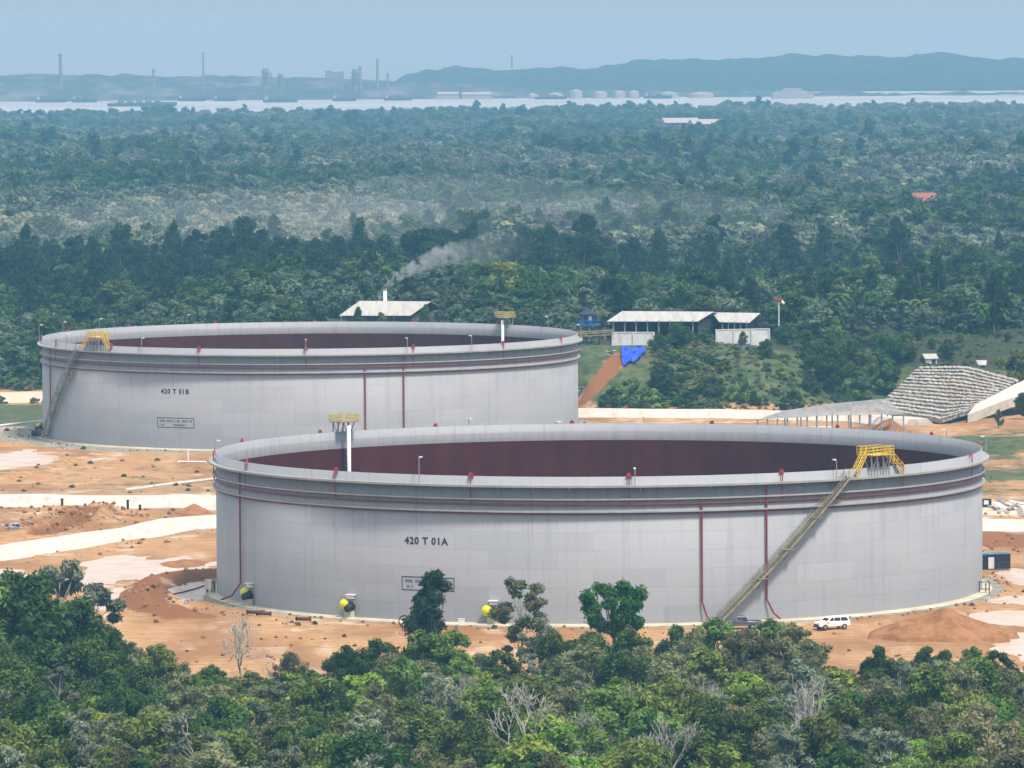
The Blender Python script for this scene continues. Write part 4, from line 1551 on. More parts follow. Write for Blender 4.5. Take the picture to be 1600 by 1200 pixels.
def limb(mb, r, a, b, r0, r1, bend_=.12, n=5, sides=6):
    a, b = Vector(a), Vector(b)
    L_ = (b - a).length
    pts = []
    off = Vector((r.normal(), r.normal(), r.normal() * .4)) * bend_ * L_
    for i in range(n + 1):
        t = i / n
        pts.append(a.lerp(b, t) + off * math.sin(math.pi * t) * .5)
    mb.tube(pts, [r0 + (r1 - r0) * i / n for i in range(n + 1)], sides)


def bushy(seed, h, w, n=24, leaves=9000, leaf=.19, low=.25, ragged=.5, flat=.75, top=1.0, jit=.75):
    r = np.random.default_rng(seed)
    cl = []
    for i in range(n):
        a = r.random() * 6.283
        u = low + (1 - low) * (i + r.random()) / n
        prof = math.sin(math.pi * min(1, (.18 + .82 * (u - low) / (1 - low)) ** .9)) ** .6 if top == 1.0 else (1 - u) ** .5 + .15
        rad = w / 2 * prof * math.sqrt(r.random()) * (1 + ragged * (r.random() - .4))
        cr = w * (.09 + .11 * r.random()) * (.75 + .35 * prof)
        cl.append((rad * math.cos(a), rad * math.sin(a), h * u - cr * .6, cr))
    V, Q = leaf_cloud(r, cl, leaves, leaf, flat, jit)
    t = MB()
    limb(t, r, (0, 0, -.5), (r.normal() * .2, r.normal() * .2, h * .72), .02 * h + .03, .05, .05, 8)
    for c in cl[::2]:
        limb(t, r, (0, 0, h * (.15 + .5 * r.random()) * .9), c[:3], .011 * h, .025, .15)
    return np_mesh('crown', V, Q), t


def conifer(seed, h, w, leaves=6500, leaf=.23):
    r = np.random.default_rng(seed)
    cl = []
    n = 30
    for i in range(n):
        u = .12 + .86 * i / n
        rad = w / 2 * (1 - u) ** .7 * (.5 + .6 * r.random())
        a = r.random() * 6.283
        cr = w * (.10 + .15 * (1 - u)) * (.8 + .4 * r.random())
        cl.append((rad * math.cos(a), rad * math.sin(a), h * u, cr))
    V, Q = leaf_cloud(r, cl, leaves, leaf, 1.15, .8, 1.9, 1.5)
    t = MB()
    limb(t, r, (0, 0, -.5), (0, 0, h * .97), .016 * h + .05, .03, .02, 8)
    for c in cl[::3]:
        limb(t, r, (0, 0, max(.2, c[2] - .8)), c[:3], .06, .02, .1)
    return np_mesh('crown', V, Q), t


def wispy(seed, h, w, leaves=3600, leaf=.17, n=20, lean=0.0, low=.42):
    r = np.random.default_rng(seed)
    cl = []
    t = MB()
    topx = lean * h
    limb(t, r, (0, 0, -.5), (topx * .6, 0, h * .6), .018 * h + .03, .07, .08, 7)
    for i in range(n):
        u = low + (.98 - low) * (i + r.random()) / n
        a = r.random() * 6.283
        rad = w / 2 * (.35 + .65 * math.sin(math.pi * min(1, .15 + .75 * (u - low) / (1 - low)))) * (.4 + .6 * r.random())
        c = (rad * math.cos(a) + topx * u, rad * math.sin(a), h * u, w * (.075 + .07 * r.random()))
        cl.append(c)
        limb(t, r, (topx * u * .55, 0, h * min(.6, u * .75)), c[:3], .05, .018, .15)
    V, Q = leaf_cloud(r, cl, leaves, leaf, .65, .9, 1.7)
    return np_mesh('crown', V, Q), t


def dead(seed, h, spread=.42):
    r = np.random.default_rng(seed)
    main, twigs = MB(), MB()

    def grow(p, d, L_, rad, lvl):
        d = d.normalized()
        q = p + d * L_
        mb = main if lvl < 2 else twigs
        mid = p.lerp(q, .5) + Vector(r.normal(size=3)) * L_ * .05
        mb.tube([p, mid, q], [rad, rad * .82, rad * .65], 6 if lvl < 2 else 4)
        if lvl >= 6:
            return
        for k_ in range(3 if lvl < 3 else 2):
            nd = d + Vector(r.normal(size=3)) * spread + Vector((0, 0, .18))
            grow(p.lerp(q, .55 + .45 * r.random()), nd, L_ * (.62 + .2 * r.random()), max(.035, rad * .62), lvl + 1)
    grow(Vector((0, 0, -.4)), Vector((r.normal() * .08, r.normal() * .08, 1)), h * .42, .014 * h + .05, 0)
    return twigs, main


def umbrella(seed, h, w):
    r = np.random.default_rng(seed)
    t = MB()
    cl = []
    limb(t, r, (0, 0, -.5), (0, 0, h * .58), .24, .16, .02, 8)
    for i in range(30):
        a = i * 2.4 + r.random() * .5
        u = .50 + .46 * (i / 30.0)
        rad = w / 2 * (.25 + .78 * math.sin(math.pi * min(1, .12 + .62 * (i / 30.0)))) * (.55 + .45 * r.random())
        if i > 24:
            rad = w / 2 * (.2 + .55 * r.random())
        c = (rad * math.cos(a), rad * math.sin(a), h * (u - .05 * r.random()), w * (.085 + .045 * r.random()))
        cl.append(c)
        limb(t, r, (0, 0, h * (.36 + .2 * r.random())), c[:3], .08, .03, .12)
    V, Q = leaf_cloud(r, cl, 6500, .17, .7, .6, 1.2)
    return np_mesh('crown', V, Q), t


def palm(seed, h, w):
    r = np.random.default_rng(seed)
    t = MB()
    limb(t, r, (0, 0, -.5), (r.normal() * .3, 0, h * .7), .3, .22, .03, 8)
    V, Q = [], []
    n = 0
    for i in range(26):
        a = i * 2.4
        el = .95 - 1.35 * (i / 26)
        L_ = w / 2 * (.85 + .3 * r.random())
        prev = None
        for s_ in range(9):
            f = s_ / 8
            x = L_ * f * math.cos(el * (1 - .3 * f))
            z = h * .7 + L_ * f * math.sin(el) - .55 * L_ * f * f
            c = np.array([x * math.cos(a), x * math.sin(a), z])
            sd = np.array([-math.sin(a), math.cos(a), 0]) * (.12 + .55 * math.sin(math.pi * min(1, f * .85 + .1)))
            dr = np.array([0, 0, -.28])
            row = [c - sd + dr, c, c + sd + dr]
            if prev is not None:
                V += prev + row
                Q += [(n, n + 1, n + 4, n + 3), (n + 1, n + 2, n + 5, n + 4)]
                n += 6
            prev = row
    return np_mesh('crown', np.array(V), np.array(Q)), t


PROTO = {}


def proto(key, pair, leafmat, barkmat):
    crown, trunk = pair
    if isinstance(crown, MB):
        me = bpy.data.meshes.new('twigs')
        me.from_pydata(crown.v, [], crown.f)
        me.update()
        crown = me
    tm = bpy.data.meshes.new('trunk')
    tm.from_pydata(trunk.v, [], trunk.f)
    tm.update()
    tm.polygons.foreach_set('use_smooth', [True] * len(tm.polygons))
    crown.materials.append(leafmat)
    tm.materials.append(barkmat)
    zs = np.empty(len(crown.vertices) * 3)
    crown.vertices.foreach_get('co', zs)
    PROTO[key] = (crown, tm, float(np.percentile(zs.reshape(-1, 3)[:, 2], 99.7)))


for i in range(4):
    proto(('dark', i), bushy(100 + i, 10, 7.6 + .5 * i, 30, 11000, .19), M['leaf_dark'], M['bark'])
    proto(('mid', i), bushy(120 + i, 9.5, 7.2 + .5 * i, 30, 11000, .18), M['leaf_mid'], M['bark'])
    proto(('olive', i), bushy(140 + i, 9.5, 6.6 + .4 * i, 28, 7000, .17, .3, .7, .7, 1.0, .9), M['leaf_olive'], M['palebark'])
for i in range(3):
    proto(('bright', i), bushy(160 + i, 8.0, 7.0 + .6 * i, 26, 6500, .23, .2, .6, .6, 1.0, .55), M['leaf_bright'], M['bark'])
    proto(('wispy', i), wispy(180 + i, 10, 5.4, lean=(-.05, .12, .0)[i]), M['leaf_grey'], M['palebark'])
    proto(('dead', i), dead(200 + i, 9.5), M['deadwood'], M['deadwood'])
    proto(('dead', i + 3), dead(205 + i, 10.5 - i, .34 + .1 * i), M['palebark'], M['deadwood'])
    proto(('tower', i), bushy(210 + i, 14, 6.4, 28, 8000, .20, .22, .7, .85), M['leaf_conifer'], M['bark'])
for i in range(4):
    proto(('conifer', i), conifer(220 + i, 18, 7.5 + .6 * i), M['leaf_conifer'], M['bark'])
    proto(('round', i), bushy(240 + i, 12, 10 + i, 30, 6500, .30, .15, .5), M['leaf_dark'] if i % 2 else M['leaf_mid'], M['bark'])
proto(('umbrella', 0), umbrella(260, 8.0, 7.4), M['leaf_umbrella'], M['bark'])
proto(('lean', 0), wispy(262, 13, 7.0, 5000, .18, 30, .10, .25), M['leaf_olive'], M['palebark'])
for i in range(2):
    proto(('palm', i), palm(264 + i, 9, 6.5), M['leaf_dark'], M['bark'])
    proto(('pale', i), wispy(270 + i, 11, 7.0, 3000, .28, 24, 0, .2), M['leaf_pale'], M['palebark'])
    proto(('bush', i), bushy(275 + i, 3.2, 4.2, 18, 2600, .18, .0, .5), M['leaf_mid'] if i else M['leaf_dark'], M['bark'])

NAMES = {'dark': 'bushy_tree', 'mid': 'bushy_tree', 'olive': 'bushy_tree', 'bright': 'broadleaf_tree', 'wispy': 'slender_tree', 'dead': 'dead_tree', 'tower': 'tall_tree',
         'conifer': 'conifer_tree', 'round': 'round_tree', 'umbrella': 'umbrella_tree', 'lean': 'slender_tree', 'palm': 'palm_tree', 'pale': 'pale_tree', 'bush': 'shrub'}
LOOK = {'dark': 'dark green bushy tree', 'mid': 'mid green bushy tree', 'olive': 'olive bushy tree', 'bright': 'yellow green broadleaf tree', 'wispy': 'wispy grey green tree',
        'dead': 'bare pale dead tree', 'tower': 'tall narrow dark tree', 'conifer': 'feathery dark conifer', 'round': 'rounded green tree', 'palm': 'drooping palm tree',
        'pale': 'pale thin tree', 'bush': 'low green shrub'}
PLANTED = []
tree_rng = np.random.default_rng(77)


def plant(kind, x, y, height, where, label=None, group=None, var=None, zoff=0.0, wide=1.0):
    n = sum(1 for q in PROTO if q[0] == kind)
    v = int(tree_rng.integers(n)) if var is None else var
    crown, trunk, ph = PROTO[(kind, v)]
    s_ = height / ph
    rz = tree_rng.random() * 6.283 if kind not in ('lean',) else 0.0
    t = thing(NAMES[kind], None, 'shrub' if kind == 'bush' else 'tree', (x, y, gz(x, y) + zoff), rz, group)
    sx = wide * (.92 + .16 * tree_rng.random())
    t.scale = (s_ * sx, s_ * sx, s_)
    for nm, me in (('branches' if kind == 'dead' else 'crown', crown), ('trunk', trunk)):
        o = bpy.data.objects.new(nm, me)
        COL.objects.link(o)
        o.parent = t
    if label:
        t['label'] = label
    else:
        PLANTED.append((t, kind, where, x, y))
    return t


def at_px(px, ytop, d):
    """ground spot under a tree whose top shows at (px, ytop) when it stands d metres out, and its height"""
    p = PD(px, ytop, d)
    return p.x, d, p.z - gz(p.x, d)


# named single trees in front of the near tank
x, y, hgt = at_px(959, 908, 742)
plant('umbrella', x, y, hgt, None, 'umbrella shaped bright green tree on a bare trunk before the near tank', var=0, wide=.80)
x, y, hgt = at_px(680, 893, 738)
plant('tower', x, y, hgt, None, 'tall narrow dark tree covering the name plate of the near tank', var=0)
x, y, hgt = at_px(806, 905, 736)
plant('lean', x, y, hgt, None, 'leaning sparse olive tree with forked pale trunk right of the name plate', var=0)

SKYLINE = [(-80, 930), (0, 912), (60, 912), (130, 962), (180, 1012), (300, 1045), (370, 1065), (450, 1050), (520, 1040), (560, 1015), (640, 1000), (720, 1000), (760, 1035), (850, 1000), (960, 992),
           (1040, 987), (1100, 977), (1210, 977), (1260, 992), (1285, 1040), (1310, 1074), (1345, 1050), (1370, 1017), (1450, 1017), (1530, 1014), (1570, 1022), (1600, 1058), (1700, 1040)]
OUTSIDE = []
NEAR = []                             # (x, y) of the near wood's trees, to keep them apart


def free(x, y, dmin):
    return all((x - a) ** 2 + (y - b) ** 2 > dmin * dmin for a, b in NEAR)


# the edge of the near wood as it stands against the clearing
edge = [('dark', 12, 898, 722), ('dark', 60, 900, 716), ('wispy', 92, 874, 728), ('wispy', 138, 905, 734), ('dark', 118, 940, 712), ('dark', 168, 985, 720), ('olive', 205, 1005, 724), ('mid', 246, 1008, 718),
        ('olive', 285, 1035, 722), ('mid', 330, 1040, 712), ('dead', 372, 965, 730), ('olive', 398, 1062, 720), ('olive', 450, 1020, 724), ('dead', 430, 1045, 726), ('mid', 488, 1048, 718),
        ('dark', 540, 1010, 722), ('dark', 590, 1000, 724), ('olive', 620, 1022, 716), ('mid', 660, 985, 724), ('mid', 708, 985, 728), ('olive', 752, 1022, 722), ('dark', 780, 1018, 712),
        ('wispy', 838, 960, 732), ('dark', 872, 990, 726), ('dark', 925, 988, 728), ('olive', 900, 1015, 716), ('mid', 985, 985, 730), ('olive', 1010, 1010, 718), ('dark', 1055, 980, 728),
        ('olive', 1090, 988, 720), ('mid', 1120, 968, 730), ('olive', 1165, 985, 722), ('mid', 1205, 970, 728), ('olive', 1240, 975, 724), ('olive', 1262, 1000, 720), ('wispy', 1285, 1060, 715),
        ('dark', 1372, 1012, 722), ('wispy', 1352, 1040, 724), ('mid', 1408, 1030, 720), ('dark', 1450, 1012, 722), ('dark', 1478, 1018, 716), ('mid', 1520, 1012, 724), ('dark', 1556, 1018, 720), ('mid', 1592, 1050, 716),
        ('dark', 1640, 1030, 720), ('mid', -35, 915, 718), ('dark', 1690, 1020, 716), ('mid', -85, 930, 714),
        ('dead', 1118, 1090, 668), ('dead', 1262, 1098, 652), ('dead', 756, 1118, 664), ('dead', 1080, 1105, 676), ('dead', 1232, 1150, 640), ('dead', 945, 1150, 636), ('dead', 120, 1150, 640), ('dead', 1045, 1160, 622),
        ('bright', 1470, 1100, 660), ('bright', 1545, 1090, 664), ('bright', 1380, 1110, 668), ('bright', 1300, 1120, 672), ('bright', 850, 1110, 650), ('bright', 830, 1150, 622), ('bright', 1010, 1160, 634),
        ('bright', 575, 1095, 672), ('bright', 1590, 1140, 634), ('bright', 1130, 1165, 620), ('bright', 20, 1160, 634)]
for kind, px, yt, d in edge:
    x, y, hgt = at_px(px, yt - (38 if kind == 'dead' and d < 700 else 0), d)
    NEAR.append((x, y))
    plant(kind, x, y, max(3.5, hgt), 'edge' if d > 708 else ('middle' if d > 645 else 'front'))
for row, d in enumerate(np.arange(706, 556, -8.2)):
    half = .0851 * d + 52
    xs = np.arange(-half, half, 7.6) + (row % 2) * 3.8
    for x in xs:
        x = x + tree_rng.normal() * 1.1
        y = d + tree_rng.normal() * 1.6
        if not free(x, y, 4.6):
            continue
        u = float(vnoise(x, y, 26, 90))
        v = tree_rng.random()
        kind = 'mid' if v < .28 else 'olive' if v < .54 else 'dark' if v < .68 else 'wispy' if v < .83 else 'bright' if v < .975 else 'dead'
        if x < -38 and d > 660 and v < .6:
            kind = 'dark'
        NEAR.append((x, y))
        if not -.0851 * y - 6 < x < .0851 * y + 6:
            OUTSIDE.append((x, y))
            continue
        lo, hi = {'dark': (7.5, 10.5), 'mid': (6.5, 9.8), 'olive': (6.5, 10), 'wispy': (8, 11), 'bright': (5.5, 8), 'dead': (7.5, 10)}[kind]
        hgt = lo + (hi - lo) * (tree_rng.random() * 1.35 - .3) + (u - .5) * 3.5
        pe = 800 + x / y * F_PX
        ymin = np.interp(pe, [q[0] for q in SKYLINE], [q[1] for q in SKYLINE]) + 14
        hgt = min(hgt, PD(pe, ymin, y).z - gz(x, y))
        if hgt < 2.6:
            continue
        plant(kind, x, y, hgt, 'edge' if d > 700 else ('middle' if d > 636 else 'front'))

# ------------------------------------------------------------------ trees behind the tanks
BEHIND = []
KEEP_OFF = [(-32, 1434, 20), (30, 1343, 17), (50, 1346, 12), (17, 1336, 6), (26, 1326, 9), (56, 1331, 9), (24, 1314, 6)]


def ok_spot(x, y, dmin):
    if any((x - a) ** 2 + (y - b) ** 2 < r_ * r_ for a, b, r_ in KEEP_OFF):
        return False
    return all((x - a) ** 2 + (y - b) ** 2 > dmin * dmin for a, b in BEHIND)


# single trees and shrubs one can pick out on the green slope
slope = [('round', 1198, 530, 1312, 1.0), ('dark', 1292, 524, 1308, .95), ('bush', 1160, 592, 1292, 1.0), ('dark', 1060, 505, 1318, 1.2), ('round', 1028, 520, 1314, 1.0), ('dark', 1100, 512, 1322, 1.0),
         ('bush', 985, 592, 1292, 1.2), ('bush', 1040, 570, 1298, 1.4), ('bush', 1080, 560, 1302, 1.6), ('bush', 1115, 588, 1294, 1.3), ('bush', 1010, 605, 1290, 1.3), ('bush', 960, 605, 1290, 1.0),
         ('bush', 1130, 560, 1304, 1.5), ('olive', 1160, 518, 1320, .8), ('dark', 1330, 528, 1326, 1.0), ('dark', 1385, 520, 1330, 1.1), ('round', 1415, 520, 1334, 1.0), ('mid', 1260, 515, 1334, 1.0),
         ('dark', 1228, 505, 1338, 1.1), ('dark', 1480, 530, 1336, .9), ('mid', 1590, 545, 1322, 1.0), ('dark', 1605, 608, 1262, .9), ('mid', 1560, 640, 1235, .5), ('bush', 1240, 610, 1288, 1.0),
         ('bush', 1320, 600, 1296, .7), ('bush', 1180, 612, 1290, .9), ('bush', 1075, 612, 1289, 1.2), ('bush', 1000, 625, 1286, .9), ('bush', 1120, 622, 1287, .9), ('bush', 1385, 560, 1314, .8),
         ('mid', 596, 488, 1398, .7), ('round', 560, 480, 1392, .5), ('dark', 664, 476, 1400, .45), ('tower', 640, 430, 1465, 1.3), ('dark', 1455, 535, 1342, 1.1), ('round', 1500, 540, 1346, 1.0), ('mid', 1535, 545, 1350, 1.1), ('dark', 1575, 548, 1344, 1.1), ('mid', 1350, 545, 1322, .9), ('dark', 1255, 548, 1318, .8), ('round', 1305, 500, 1344, 1.0), ('mid', 1350, 508, 1342, 1.1), ('dark', 1440, 508, 1350, 1.1), ('bush', 1270, 585, 1300, 1.2), ('bush', 1220, 575, 1302, 1.2), ('bush', 1340, 580, 1306, 1.0)]
for kind, px, yt, d, wd in slope:
    x, y, hgt = at_px(px, yt, d)
    BEHIND.append((x, y))
    plant(kind, x, y, max(2.0, hgt), 'slope', wide=wd if kind != 'tower' else 1.2)
# big tops one can tell apart along the dark belt
for kind, px, yt, d in [('conifer', 40, 352, 1840), ('conifer', 270, 346, 1850), ('conifer', 562, 342, 1860), ('tower', 190, 350, 1830), ('tower', 335, 362, 1800), ('conifer', 738, 345, 1850), ('tower', 700, 362, 1780),
                        ('tower', 916, 335, 1800), ('conifer', 860, 350, 1820), ('conifer', 1030, 358, 1800), ('tower', 1225, 350, 1780), ('tower', 1405, 352, 1740), ('conifer', 1400, 340, 1800), ('conifer', 1285, 350, 1800),
                        ('conifer', 460, 372, 1760), ('conifer', 1110, 366, 1760), ('tower', 600, 368, 1770), ('conifer', 120, 372, 1770), ('tower', 990, 372, 1740), ('round', 1520, 385, 1740), ('conifer', 1570, 420, 1660),
                        ('palm', 1440, 478, 1392), ('palm', 1486, 470, 1410), ('palm', 1415, 468, 1424), ('palm', 1530, 488, 1384), ('palm', 1378, 470, 1436), ('palm', 1310, 478, 1420), ('palm', 1560, 500, 1376)]:
    x, y, hgt = at_px(px, yt, d)
    BEHIND.append((x, y))
    plant(kind, x, y, max(7, hgt), 'belt', wide=.85 if kind == 'conifer' else 1.0)
EXTRA = []
row = 0
d = 1345.0
while d < 1900:
    half = .0851 * d + 70
    stepx = 9.5 + (d - 1340) * .006
    for x in np.arange(-half, half, stepx) + (row % 2) * stepx / 2:
        x = x + tree_rng.normal() * 1.6
        y = d + tree_rng.normal() * 2.5
        if x < -58 and y < 1402:
            continue
        if -64 < x < 8 and y < 1378:
            continue
        if -43 < x < -15 and y < 1430:
            continue
        if x > 8 and y < 1352:
            continue
        if not ok_spot(x, y, 6.0):
            continue
        px = 800 + x / y * F_PX
        left = px < 930
        v = tree_rng.random()
        base = .55 + .45 * float(sstep(1340, 1760, y)) if left else .55 + .40 * float(sstep(1450, 1780, y))
        lump = float(vnoise(x, y * .6, 26, 97))
        if left and y < 1560:
            kind = 'mid' if v < .45 else 'round' if v < .80 else 'olive' if v < .88 else 'dark'
        elif left:
            kind = 'round' if v < .32 else 'dark' if v < .45 else 'tower' if v < .86 else 'conifer'
        else:
            kind = 'round' if v < .30 else 'mid' if v < .62 else 'dark' if v < .70 else 'olive' if v < .88 else 'conifer' if v < .95 else 'tower'
        full = {'round': 15, 'dark': 14, 'tower': 19.5, 'conifer': 19, 'mid': 12, 'olive': 12}[kind]
        hgt = full * base * (.8 + .35 * tree_rng.random()) * (1 - .16 * float(sstep(1640, 1760, y))) * (.66 + .72 * lump)
        BEHIND.append((x, y))
        EXTRA.append((kind, x, y, hgt))
    d += 9.5
    row += 1
EXTRA.sort(key=lambda e: -(e[3] / e[2]) * (1.25 if e[2] < 1480 else 1.0))
inview = [e for e in EXTRA if abs(e[1]) < .0851 * e[2] + 2]
single = inview[:130]
chosen = set(id(e) for e in single)
for kind, x, y, hgt in single:
    plant(kind, x, y, hgt, 'belt', wide=1.3 if kind in ('mid', 'round', 'dark', 'olive') else 1.05)
rest = [e for e in EXTRA if id(e) not in chosen]


# ------------------------------------------------------------------ labels that single each tree out
def ordinal(i, n):
    if n == 2:
        return ('left', 'right')[i] + ' one of two'
    if i == 0:
        return 'leftmost of %d' % n
    if i == n - 1:
        return 'rightmost of %d' % n
    return '%s from left of %d' % (('second', 'third', 'fourth', 'fifth', 'sixth', 'seventh', 'eighth', 'ninth', 'tenth')[min(i - 1, 8)], n)


def landmark(where, px, y):
    if where in ('edge', 'middle', 'front'):
        z_ = [(170, 'under the pale pool'), (335, 'under the curved bank'), (520, 'left below mixer two'), (720, 'below the name plate'), (880, 'below the third mixer'),
              (1040, 'below the umbrella tree'), (1220, 'below the staircase'), (1380, 'below the white car'), (9e9, 'below the soil heap')]
    elif where == 'slope':
        z_ = [(800, 'by the boiler house'), (1120, 'below the left warehouse'), (1300, 'below the windsock'), (9e9, 'by the stone terrace')]
    else:
        z_ = [(180, 'behind far tank staircase'), (400, 'behind far tank number'), (560, 'left of the chimney'), (720, 'right of the chimney'), (930, 'behind far tank pole'),
              (1130, 'behind the left warehouse'), (1300, 'behind the windsock'), (1450, 'above the stone terrace'), (9e9, 'at far right')]
    return next(b for a, b in z_ if px < a)


buckets = {}
for t, kind, where, x, y in PLANTED:
    px = 800 + x / y * F_PX
    if where == 'belt':
        rowname = 'first rows' if y < 1480 else 'middle rows' if y < 1640 else 'back rows'
    elif where == 'slope':
        rowname = 'on the slope'
    else:
        rowname = {'edge': 'wood edge', 'middle': 'mid wood', 'front': 'wood front'}[where]
    buckets.setdefault((kind, rowname, landmark(where, px, y)), []).append((px, t, where))
GROUP = {'edge': 'trees of the near wood', 'middle': 'trees of the near wood', 'front': 'trees of the near wood', 'slope': 'trees and shrubs on the green slope', 'belt': 'trees of the belt behind the tanks'}
for (kind, rowname, lm), v in buckets.items():
    v.sort(key=lambda q: q[0])
    for i, (px, t, where) in enumerate(v):
        t['label'] = '%s, %s %s' % (LOOK[kind], rowname, lm) + ('' if len(v) == 1 else ', ' + ordinal(i, len(v)))
        t['group'] = GROUP[where]


# ------------------------------------------------------------------ masses of vegetation no one could count
def joined(key, name):
    """crown and trunk of one kind as a single small source mesh for the mass"""
    crown, trunk, ph = PROTO[key]
    nv = len(crown.vertices)
    a = np.empty(nv * 3)
    crown.vertices.foreach_get('co', a)
    b = np.empty(len(trunk.vertices) * 3)
    trunk.vertices.foreach_get('co', b)
    fs = [tuple(p.vertices) for p in crown.polygons] + [tuple(q + nv for q in p.vertices) for p in trunk.polygons]
    me = bpy.data.meshes.new(name)
    me.from_pydata(np.concatenate([a.reshape(-1, 3), b.reshape(-1, 3)]) / ph, [], fs)
    me.materials.append(crown.materials[0])
    me.materials.append(trunk.materials[0])
    me.polygons.foreach_set('material_index', [0] * len(crown.polygons) + [1] * len(trunk.polygons))
    me.update()
    return bpy.data.objects.new(name, me)


def mass(name, label, kinds, pts):
    """pts: (kind index, x, y, z, height, width factor)"""
    src = bpy.data.collections.new(name + '_kinds')
    for i, kk in enumerate(kinds):
        src.objects.link(joined(kk, '%s_kind_%02d' % (name, i)))
    me = bpy.data.meshes.new(name)
    me.from_pydata([(p[1], p[2], p[3]) for p in pts], [], [])
    r = np.random.default_rng(5)
    a = me.attributes.new('kind_no', 'INT', 'POINT')
    a.data.foreach_set('value', np.array([p[0] for p in pts], np.int32))
    a = me.attributes.new('grow', 'FLOAT_VECTOR', 'POINT')
    a.data.foreach_set('vector', np.array([(p[4] * p[5], p[4] * p[5], p[4]) for p in pts], np.float32).ravel())
    a = me.attributes.new('turn', 'FLOAT_VECTOR', 'POINT')
    a.data.foreach_set('vector', np.stack([np.zeros(len(pts)), np.zeros(len(pts)), r.random(len(pts)) * 6.283], -1).astype(np.float32).ravel())
    o = bpy.data.objects.new(name, me)
    COL.objects.link(o)
    ng = bpy.data.node_groups.new(name, 'GeometryNodeTree')
    ng.interface.new_socket('Geometry', in_out='INPUT', socket_type='NodeSocketGeometry')
    ng.interface.new_socket('Geometry', in_out='OUTPUT', socket_type='NodeSocketGeometry')
    gi, go = ng.nodes.new('NodeGroupInput'), ng.nodes.new('NodeGroupOutput')
    ci = ng.nodes.new('GeometryNodeCollectionInfo')
    ci.inputs['Collection'].default_value = src
    ci.inputs['Separate Children'].default_value = True
    ci.inputs['Reset Children'].default_value = True
    ip = ng.nodes.new('GeometryNodeInstanceOnPoints')
    ip.inputs['Pick Instance'].default_value = True

    def na(nm, ty):
        q = ng.nodes.new('GeometryNodeInputNamedAttribute')
        q.data_type = ty
        q.inputs['Name'].default_value = nm
        return next(s_ for s_ in q.outputs if s_.enabled and s_.name == 'Attribute')
    er = ng.nodes.new('FunctionNodeEulerToRotation')
    ng.links.new(na('turn', 'FLOAT_VECTOR'), er.inputs[0])
    ng.links.new(gi.outputs[0], ip.inputs['Points'])
    ng.links.new(ci.outputs[0], ip.inputs['Instance'])
    ng.links.new(na('kind_no', 'INT'), ip.inputs['Instance Index'])
    ng.links.new(er.outputs[0], ip.inputs['Rotation'])
    ng.links.new(na('grow', 'FLOAT_VECTOR'), ip.inputs['Scale'])
    ng.links.new(ip.outputs[0], go.inputs[0])
    o.modifiers.new('spread', 'NODES').node_group = ng
    tag(o, label, None, None, 'stuff')
    return o


# light far-tree sources
for i in range(3):
    proto(('fdark', i), bushy(300 + i, 12, 10, 22, 1700, .52, .1, .5), M['leaf_dark'], M['bark'])
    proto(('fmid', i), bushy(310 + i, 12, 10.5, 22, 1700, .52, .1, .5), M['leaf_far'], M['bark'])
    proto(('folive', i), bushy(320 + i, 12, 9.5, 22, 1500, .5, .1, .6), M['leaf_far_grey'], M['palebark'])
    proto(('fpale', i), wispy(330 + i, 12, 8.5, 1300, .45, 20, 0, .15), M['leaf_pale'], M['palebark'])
    proto(('fgrey', i), bushy(340 + i, 12, 9.5, 20, 1400, .5, .1, .6), M['leaf_grey'], M['palebark'])
    proto(('ftower', i), bushy(360 + i, 14, 7.5, 22, 1700, .5, .15, .6, .85), M['leaf_conifer'], M['bark'])
    proto(('fconifer', i), conifer(350 + i, 18, 8, 1600, .48), M['leaf_conifer'], M['bark'])
FK = [(k_, i) for k_ in ('fdark', 'fmid', 'folive', 'fpale', 'fgrey', 'fconifer', 'ftower') for i in range(3)]
FI = {k_: i for i, k_ in enumerate(FK)}
SK = [('round', i) for i in range(4)] + [('dark', 0), ('dark', 1), ('mid', 0), ('olive', 0), ('tower', 0), ('tower', 1), ('conifer', 0), ('conifer', 1)]
pts = []
fr = np.random.default_rng(99)
remap = {'round': 'fdark', 'dark': 'fdark', 'mid': 'fmid', 'olive': 'fmid', 'tower': 'ftower', 'conifer': 'fconifer'}
for kind, x, y, hgt in rest:
    pts.append((FI[(remap[kind], int(fr.integers(3)))], x, y, gz(x, y) - .2, hgt, 1.3 if kind not in ('tower', 'conifer') else .9))
for x, y in OUTSIDE:                  # the near wood goes on beyond both sides of the picture
    pts.append((FI[(('fmid', 'fdark', 'folive')[int(fr.integers(3))], int(fr.integers(3)))], x, y, gz(x, y) - .2, 6 + 4 * fr.random(), 1.0))
d = 1905.0
